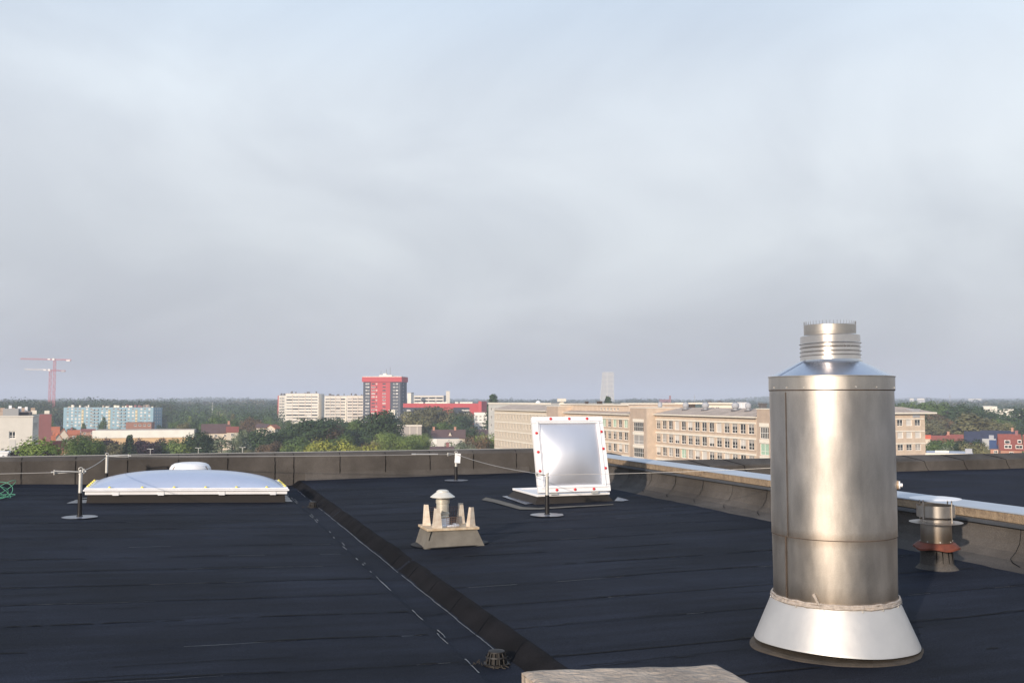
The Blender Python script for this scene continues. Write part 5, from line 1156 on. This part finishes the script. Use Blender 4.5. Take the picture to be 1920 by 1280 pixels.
def arch(kind, idx, lm):
    key = (kind, idx, lm)
    if key in ARCH: return ARCH[key]
    gk = (kind, idx)
    rnd = random.Random(sum(map(ord, kind))*31+idx)
    mb = MB(LM[lm]); tb = MB(m_bark)
    if kind in ('round', 'fine'):
        lob = [(0, 0, .60, .26, 1.05)]
        for k in range(13):
            a = rnd.uniform(0, 6.283); r_ = rnd.uniform(.16, .30); z = rnd.uniform(.36, .82); sh = 1-abs(z-.55)*1.1
            lob.append((r_*math.cos(a)*sh, r_*math.sin(a)*sh, z, rnd.uniform(.10, .18), rnd.uniform(.8, 1.1)))
        leafcloud(mb, lob, 4200 if kind == 'round' else 14000, .040 if kind == 'round' else .021, rnd)
        tb.tube([(0, 0, 0), (0, 0, .25), (.01, 0, .55)], [.028, .02, .010], 7)
        for k in range(4):
            a = k*1.57+rnd.random(); tb.tube([(0, 0, .22+.04*k), (.10*math.cos(a), .10*math.sin(a), .42), (.2*math.cos(a), .2*math.sin(a), .62)], [.014, .009, .004], 5)
    elif kind == 'tall':
        lob = [(0, 0, .55, .14, 1.9)]
        for k in range(14):
            a = rnd.uniform(0, 6.283); z = rnd.uniform(.22, .90); sh = math.sin(math.pi*min(1, (1.02-z)*1.1)/1.6); lob.append((.10*math.cos(a)*sh, .10*math.sin(a)*sh, z, rnd.uniform(.07, .12)*(.6+.5*sh), 1.4))
        leafcloud(mb, lob, 3000, .036, rnd); tb.tube([(0, 0, 0), (0, 0, .9)], [.022, .005], 7)
    elif kind == 'conifer':
        for k in range(16):
            z = .14+k*.054; r_ = .26*(1-z)**.8+.015
            for j in range(9):
                a = j*.698+k*.5+rnd.uniform(-.2, .2); lob = [(r_*t_*math.cos(a), r_*t_*math.sin(a), z-.05*t_+rnd.uniform(-.012, .012), .035+.02*(1-t_), .5) for t_ in (.35, .75, 1.0)]
                leafcloud(mb, lob, 20, .036, rnd)
        tb.tube([(0, 0, 0), (0, 0, .96)], [.022, .003], 7)
    elif kind == 'cedar':
        for k in range(10):
            z = .22+k*.075; r_ = .38*(1-(z-.2)*.9)
            for j in range(6):
                a = j*1.047+k*.6+rnd.uniform(-.3, .3); lob = [(r_*t_*math.cos(a), r_*t_*math.sin(a), z+rnd.uniform(-.015, .015)-.02*t_, .06, .28) for t_ in (.4, .75, 1.0)]
                leafcloud(mb, lob, 44, .034, rnd)
        tb.tube([(0, 0, 0), (0, 0, .96)], [.026, .004], 7)
    elif kind == 'bush':
        lob = [(0, 0, .45, .42, 1.0)]
        for k in range(12):
            a = rnd.uniform(0, 6.283); r_ = rnd.uniform(.25, .48); lob.append((r_*math.cos(a), r_*math.sin(a), rnd.uniform(.25, .78), rnd.uniform(.16, .24), .95))
        leafcloud(mb, lob, 4000, .048, rnd); tb.tube([(0, 0, 0), (0, 0, .5)], [.03, .015], 6)
    if gk in ARCH:
        crown = ARCH[gk][0].data.copy(); crown.materials[0] = LM[lm]; c = bpy.data.objects.new('crown', crown); trunk = ARCH[gk][1]
        ARCH[key] = (c, trunk, False); return ARCH[key]
    c = bpy.data.objects.new('crown', None)
    o = mb.build('crown'); t = tb.build('trunk'); COL.objects.unlink(o); COL.objects.unlink(t)
    ARCH[gk] = (o, t, False); ARCH[key] = (o, t, False)
    return ARCH[key]
TN = {'green': 'green', 'dark': 'dark green', 'light': 'bright green', 'yellow': 'yellow-green', 'purple': 'purple-leaved', 'olive': 'olive', 'brown': 'brownish', 'silver': 'silvery green'}
NT = [0]
def tree(px, ytop, h, lm, kind, label=None, name=None, wide=1.0, group=None, d=None, rnd=random):
    if d is None:
        d = (ZC-(GZ+h))*FPX/(ytop-HORY) if ytop > HORY+2 else 999
        if d > 540 or d < 0: d = 560-0.9*max(0, ytop-760); h = ZAT(ytop, d)-GZ
    q = PD(px, d, GZ); t = thing(name or {'round': 'broadleaf_tree', 'fine': 'broadleaf_tree', 'tall': 'columnar_tree', 'conifer': 'conifer_tree', 'cedar': 'cedar_tree', 'bush': 'shrub'}[kind], label, 'tree' if kind != 'bush' else 'shrub', q, rnd.uniform(0, 6.28), group)
    c, tr, _ = arch(kind, rnd.randint(0, 3), lm)
    sc_ = Vector((h*wide, h*wide, h*1.07))
    for src in (c, tr):
        o = src.copy(); COL.objects.link(o); o.parent = t; o.scale = sc_
    NT[0] += 1; return t
# individually recognisable trees
EX = [
 (160, 805, 15, 'green', 'fine', 'large dense green tree in front of the left end of the warehouse', .72, 270),
 (33, 825, 13, 'light', 'fine', 'sunlit green tree in front of the concrete office', .9, 165), (14, 835, 12, 'green', 'fine', 'green tree at the left edge in front of the concrete office', .8, 160),
 (72, 828, 13, 'light', 'fine', 'sunlit green tree right of the concrete office', .75, 160), (58, 838, 11, 'purple', 'fine', 'dark purple-leaved tree at the foot of the concrete office', .8, 155),
 (190, 790, 16, 'dark', 'tall', 'dark narrow tree in front of the middle of the blue slab', .9, 690), (197, 783, 18, 'green', 'tall', 'tallest narrow tree in front of the blue slab', .9, 680), (159, 793, 12, 'green', 'tall', 'small pointed tree at the lower left of the blue slab', 1.0, 690),
 (205, 822, 12, 'purple', 'round', 'dark purple tree left of the dark conifer before the warehouse', 1.0), (246, 817, 14, 'dark', 'conifer', 'dark pointed conifer in front of the warehouse', 1.0), (278, 822, 12, 'purple', 'round', 'dark purple tree behind the double street lamp', .9),
 (299, 822, 12, 'purple', 'round', 'deep purple tree right of the double street lamp', .85), (225, 828, 11, 'olive', 'round', 'olive tree between the purple tree and the conifer', 1.1),
 (325, 822, 12, 'green', 'round', 'round green tree left of the right end of the warehouse', 1.0), (345, 824, 12, 'light', 'round', 'lighter green tree at the right end of the warehouse', 1.0), (378, 808, 15, 'dark', 'round', 'dark tall tree just right of the warehouse', .85),
 (418, 822, 13, 'silver', 'cedar', 'silvery cedar with layered branches beyond the far parapet', 1.15), (452, 806, 15, 'silver', 'round', 'grey-green airy tree above the silvery cedar', .6),
 (440, 838, 8, 'silver', 'bush', 'low silvery shrub right of the cedar', 1.0), (395, 812, 14, 'dark', 'round', 'dark tree behind the silvery cedar', .9), (497, 802, 15, 'dark', 'round', 'broad dark tree below the small orange roof', 1.15),
 (505, 828, 11, 'brown', 'round', 'reddish brown tree below the broad dark one', 1.05), (546, 832, 10, 'light', 'bush', 'bright green bush left of the yellow shrubs', .9), (535, 800, 15, 'dark', 'round', 'dark tree in front of the white apartments, left', 1.1),
 (560, 815, 13, 'green', 'round', 'green tree behind the yellow-green shrubs', 1.2), (590, 782, 19, 'dark', 'round', 'large dark crown covering the foot of the white apartments', 1.25), (620, 796, 16, 'brown', 'round', 'brownish dark tree right of the large dark crown', 1.1),
 (594, 824, 11, 'olive', 'round', 'olive tree with brownish top amid the yellow shrubs', .9), (620, 825, 14, 'yellow', 'bush', 'bright yellow-green shrub, middle of the yellow group', .9), (648, 825, 14, 'yellow', 'bush', 'yellow-green shrub below the low white hall', .9), (672, 830, 13.2, 'yellow', 'bush', 'orange-tinged yellow shrub, rightmost of the yellow group', .75),
 (600, 832, 13.2, 'yellow', 'bush', 'yellow-green shrub at the left end of the yellow group', .8), (560, 838, 8, 'yellow', 'bush', 'low yellow bush right of the bright green bush', .8), (637, 811, 13, 'green', 'round', 'green tree directly behind the yellow shrubs', 1.2), (665, 803, 14, 'dark', 'round', 'dark tree right of the low white hall', 1.0),
 (720, 768, 22, 'dark', 'round', 'tall dark tree hiding the foot of the red tower', .95), (700, 800, 15, 'dark', 'round', 'dark tree left of the weeping tree', 1.1), (738, 797, 15, 'dark', 'conifer', 'ragged dark conifer under the cream bell tower', .9),
 (746, 808, 15, 'light', 'fine', 'large bright green weeping tree behind the far parapet, left half', 1.2), (778, 810, 14, 'light', 'fine', 'bright green weeping tree behind the far parapet, right half', 1.1), (716, 822, 11, 'olive', 'round', 'dull olive tree left of the bright weeping trees', 1.1),
 (700, 832, 10, 'brown', 'bush', 'brown-green bush below the dark trees', .9), (799, 839, 8, 'silver', 'bush', 'small pale bush left of the white shed', 1.0),
 (808, 761, 22, 'olive', 'round', 'very large domed olive-green tree in front of the low red slab', 1.25), (775, 772, 20, 'olive', 'round', 'left shoulder of the big olive tree group by the red tower', 1.0), (845, 765, 21, 'olive', 'round', 'right crown of the big olive trees in front of the low red slab', 1.15),
 (868, 772, 19, 'dark', 'round', 'darker crown at the right end of the big olive trees', .9), (830, 790, 15, 'green', 'round', 'green tree low under the big olive trees', 1.2), (872, 797, 14, 'dark', 'round', 'low dark tree beside the white four-storey block', 1.0),
 (868, 821, 12, 'silver', 'bush', 'silvery shrub left of the last round tree', .9), (888, 817, 12, 'brown', 'bush', 'autumn-brown shrub in front of the brown roof', .9), (918, 813, 12.5, 'light', 'bush', 'sunlit round tree against the cream office wing', .95), (898, 826, 10, 'olive', 'bush', 'olive shrub in front of the sunlit round tree', .9),
 (925, 741.5, 26, 'dark', 'conifer', 'dark pyramid conifer above the rear office roof', 1.0), (1140, 746, 27, 'dark', 'conifer', 'small dark conifer at the foot of the distant tower', .9),
 (1690, 754, 22, 'green', 'round', 'tall green tree directly behind the cream end wing, left', 1.0), (1730, 750.8, 24, 'green', 'round', 'tall green tree above the cream end wing', .7), (1752, 753, 23, 'green', 'round', 'tall green tree right of the grey roof box', .8), (1795, 752.5, 24, 'dark', 'round', 'tall dark green tree in the middle of the right-hand wood', .9), (1812, 757, 22, 'dark', 'round', 'dark tree right of the tallest right-hand one', .9),
 (1775, 768, 20, 'dark', 'tall', 'dark narrow tree in the right-hand wood', 1.5), (1757, 773, 19, 'brown', 'round', 'thin brownish tree in front of the right-hand wood', 1.0), (1745, 780, 17, 'olive', 'round', 'olive tree next to the cream end wing', 1.1), (1815, 778, 19, 'olive', 'tall', 'weeping olive tree right of the dark ones', 2.2), (1835, 782, 18, 'olive', 'tall', 'weeping olive-brown tree above the navy roofs', 2.2),
 (1860, 785, 17, 'olive', 'round', 'ochre-tinted tree above the navy roofs', 1.1), (1891, 757, 20, 'dark', 'round', 'domed dark tree above the white office, right', 1.5), (1838, 762, 20, 'dark', 'round', 'dark tree left of the white office', 1.0), (1905, 787, 15, 'dark', 'round', 'dark tree behind the big red house', 1.2), (1886, 784, 16, 'green', 'round', 'green tree in front of the white office', 1.1),
 (1750, 819, 12, 'green', 'round', 'green tree in front of the dull red roof, right of the cream end wing', 1.2), (1766, 822, 11, 'green', 'bush', 'green shrub left of the pale bush at the right', .8), (1784, 831, 10, 'silver', 'bush', 'pale grey-green bush beyond the low annex', .9), (1800, 834, 9, 'silver', 'bush', 'second pale grey-green bush, nearer the dark one', .9), (1812, 822, 12, 'dark', 'round', 'dark round tree in front of the navy slate roof', 1.0), (1833, 823, 12, 'olive', 'bush', 'large grey-olive shrub in front of the balcony house', .85),
 (1918, 832, 10, 'green', 'round', 'green tree at the right edge by the red houses', 1.0), (1861, 842, 7, 'olive', 'bush', 'low olive shrub left of the big red house', 1.2),
 (625, 783, 17, 'dark', 'round', 'dark tree in front of the right white apartments', 1.3), (655, 787, 17, 'dark', 'round', 'dark tree left of the red tower', 1.1), (676, 784, 18, 'green', 'round', 'green tree at the left foot of the red tower', .8),
]
rt = random.Random(11)
for (px, yt, h, lm, kind, lb, wd, *dq) in EX:
    wd *= {'round': 1.32, 'fine': 1.32, 'bush': 1.15, 'tall': 1.2, 'conifer': 1.1, 'cedar': 1.1}[kind]
    t = tree(px, yt, ZAT(yt, dq[0])-GZ if dq else h, lm, kind, lb, wide=wd, rnd=rt, d=dq[0] if dq else None)
    lo_ = Vector((t.location.x, t.location.y)); dd = lo_.dot(F2); hp = (ZAT(yt, dd)-GZ)*FPX/dd
    BOXES.append((px-hp*.2*wd, px+hp*.2*wd, min(856, yt+hp*.45), dd+6))
LMK = [(30, 781, 'concrete office'), (87, 776, 'mauve brick block'), (96, 800, 'dormered orange-roofed house'), (160, 805, 'large dense green tree'), (150, 765, 'left end of the blue slab'), (195, 765, 'narrow trees before the blue slab'), (262, 790, 'brown brick flats'), (298, 763, 'right flank of the blue slab'), (246, 817, 'dark pointed conifer'), (290, 822, 'purple trees'), (345, 805, 'right end of the warehouse'), (405, 795, 'long brown-roofed house'), (399, 756, 'slim white mast'), (418, 822, 'silvery cedar'), (437, 800, 'red-roofed annex'), (470, 760, 'bluish far wood'), (500, 797, 'small orange roof'), (523, 742, 'red corner strip'), (560, 738, 'grey-flanked white block'), (604, 740, 'gap between the white blocks'), (640, 742, 'white apartment blocks'), (662, 802, 'low white hall'), (625, 830, 'yellow shrubs'), (682, 760, 'left edge of the red tower'), (735, 769, 'cream bell tower'), (762, 806, 'bright weeping trees'), (767, 797, 'flat grey hall'), (808, 761, 'big domed olive tree'), (835, 825, 'white shed'), (850, 757, 'low red slab'), (840, 806, 'brown-tiled roof'), (901, 773, 'white four-storey block'), (918, 813, 'sunlit round tree'), (1708, 775, 'cream end wing'), (1752, 753, 'tall tree by the roof box'), (1787, 815, 'red-roofed house'), (1795, 753, 'tallest dark right-hand tree'), (1820, 808, 'navy slate roofs'), (1835, 823, 'large grey-olive shrub'), (1862, 775, 'left end of the white office'), (1891, 757, 'domed dark tree'), (1895, 815, 'big red house'), (1918, 790, 'right edge of the picture')]
used_lb = {}
def lmk_label(px, yt, h, d, tone, nm):
    a = min(LMK, key=lambda l: abs(l[0]-px)+1.3*abs(l[1]-yt)); dx, dy = px-a[0], yt-a[1]
    if abs(dx) < 5: rel = 'right above' if dy < -3 else 'straight below' if dy > 3 else 'next to'
    else:
        sd_ = 'left of' if dx < 0 else 'right of'
        rel = ('just ' if abs(dx) < 14 else '')+sd_ if abs(dy) < 5 else ('up and ' if dy < 0 else 'down and ')+('' if 1 else 'a bit ' if abs(dx) < 14 else '')+sd_
    sz = 'small' if h < 11.5 else 'medium' if h < 14 else 'tall'
    lb = '%s %s %s %s the %s' % (sz, tone, nm, rel, a[2])
    if len(lb.split()) > 14: lb = '%s %s %s %s the %s' % (sz, tone, nm, rel.replace('up and ', '').replace('down and ', ''), a[2])
    return lb, '%s %ss by the %s' % (tone, nm, a[2])
def ok(px, d, yt, rpx):
    for (a, b_, yv, db) in BOXES:
        if d < db+18 and px+rpx*.8 > a and px-rpx*.8 < b_ and yt < yv: return False
    return True
cnt = 0
for (d, step, h0_, h1_) in ((262, 36, 11, 13.5), (310, 34, 11.5, 14.5), (370, 33, 12, 15), (440, 32, 12, 15.5), (530, 30, 13, 16.5), (630, 29, 13, 17)):
    px = -30+rt.random()*step
    while px < 1960:
        dd = d*rt.uniform(.94, 1.07); h = rt.uniform(h0_, h1_); x = px+rt.uniform(-6, 6)
        if (x < 925 or x > 1740 ):
            for tr_ in range(4):
                yt = HORY-(GZ+h-ZC)*FPX/dd
                if ok(x, dd, yt, .33*h*FPX/dd): break
                h *= .8
            if h > 6.5 and ok(x, dd, yt, .33*h*FPX/dd) and not (925 < x < 1735 and d < 800):
                lm = rt.choices(['green', 'dark', 'olive', 'light', 'brown'], [6, 4, 3, 2.4, .8] if d < 700 else [4, 7, 3, .3, .3])[0]
                kd = rt.choices(['round', 'tall', 'conifer'], [12, 1, .8])[0]
                nm = {'round': 'broadleaf tree', 'tall': 'narrow tree', 'conifer': 'conifer'}[kd]
                lb, gp = lmk_label(x, yt, h, dd, TN[lm], nm)
                tree(x, yt, h, lm, kd, lb, wide=rt.uniform(.95, 1.25), group=gp, d=dd, rnd=rt); cnt += 1
        px += step*rt.uniform(.75, 1.2)
byl = {}
for o in list(COL.objects):
    if o.parent is None and o.get('label') and o.get('category') in ('tree', 'shrub'): byl.setdefault(o['label'], []).append(o)
ORD = {2: ['left', 'right'], 3: ['left', 'middle', 'right'], 4: ['leftmost', 'second', 'third', 'rightmost'], 5: ['leftmost', 'second', 'middle', 'fourth', 'rightmost'], 6: ['leftmost', 'second', 'third', 'fourth', 'fifth', 'rightmost']}
for lb, os_ in byl.items():
    if 1 < len(os_) <= 6:
        os_.sort(key=lambda o: (o.location.x*R2.x+o.location.y*R2.y)/(o.location.x*F2.x+o.location.y*F2.y))
        for o, w_ in zip(os_, ORD[len(os_)]): o['label'] = w_+' '+lb
# far woods that read as one mass
def wood(name, d0, d1, rows, step, h0_, h1_, lm, n_, size, seed, pxr=(-200, 2120), mod=None, chk=False):
    rnd = random.Random(seed); mb = MB(LM[lm], LM['dark'], LM['olive'] if d0 < 1000 else LM['dark'], LM['green'] if d0 < 1000 else LM['dark'])
    for r_ in range(rows):
        d = d0+(d1-d0)*(r_+.5)/rows; x = pxr[0]+rnd.random()*step
        while x < pxr[1]:
            dd = d*rnd.uniform(.95, 1.05); m_ = 1.0+0.28*nz(x*0.012, d*0.01, seed)+(mod(x) if mod else 0); h = rnd.uniform(h0_, h1_)*m_; q = PD(x, dd, GZ); w_ = h*rnd.uniform(.38, .6)
            lob = [(q.x, q.y, GZ+h*.58, w_, h*.42/w_)]
            for k in range(3): lob.append((q.x+rnd.uniform(-1, 1)*w_*.8, q.y+rnd.uniform(-1, 1)*w_*.5, GZ+h*rnd.uniform(.4, .75), w_*.5, 1.0))
            yt_ = HORY-(GZ+h-ZC)*FPX/dd
            if ok(x, dd, yt_, w_*FPX/dd) and not (chk and 925 < x < 1735): leafcloud(mb, lob, n_, size, rnd, core=.86, mi=rnd.choice([0, 0, 0, 1, 1, 2, 3]))
            x += step*rnd.uniform(.7, 1.3)
    tag(mb.build(name), kind='stuff')
wood('middle_wood', 690, 1050, 5, 19, 13, 20, 'dark', 480, 1.35, 9, chk=True)
wood('distant_wood', 1100, 1450, 4, 11, 17, 22, 'dark', 260, 2.3, 1, mod=lambda x: .22 if x < 330 else (-.1 if 900 < x < 1700 else 0))
wood('distant_wood', 1500, 2000, 4, 11, 18, 23, 'olive', 200, 3.2, 2, mod=lambda x: .12 if 280 < x < 520 else 0)
wood('distant_wood', 2100, 3000, 4, 12, 20, 27, 'dark', 150, 5.0, 3)
wood('horizon_wood', 3300, 5200, 4, 10, 24, 31, 'dark', 150, 6.0, 4, mod=lambda x: .42*max(0, 1-abs(x-400)/130)+.55*max(0, 1-abs(x-1440)/90))
wood('middle_wood', 860, 980, 3, 10, 20, 24, 'dark', 420, 1.5, 12, pxr=(-60, 330), chk=True)
# far ridge of low hills closing the view
mb = MB(mat('far_hill_green', (0.04, 0.055, 0.03), 0.95, var=.4, vs_=.004))
def hill(u, v):
    px = -700+u*3300; d = 5200+v*2200; q = PD(px, d, 0)
    return (q.x, q.y, GZ+math.sin(v*math.pi)*(32+14*nz(u*22, 1.5)+8*nz(u*70, 4))-0.5)
grid(mb, 220, 6, hill); tag(mb.build('hills'), kind='structure')

# ------------------------------------------------------------------ haze
def haze():
    m = bpy.data.materials.new('haze_air'); m.use_nodes = True; t = m.node_tree; t.nodes.clear()
    o = t.nodes.new('ShaderNodeOutputMaterial'); v = t.nodes.new('ShaderNodeVolumePrincipled')
    v.inputs['Color'].default_value = (0.76, 0.82, 0.96, 1); v.inputs['Density'].default_value = 0.00025; v.inputs['Anisotropy'].default_value = 0.0
    t.links.new(v.outputs[0], o.inputs['Volume'])
    mb = MB(m); mb.box(-9500, 9500, -2500, 9500, GZ-1.5, 96); tag(mb.build('haze'), kind='stuff')
haze()
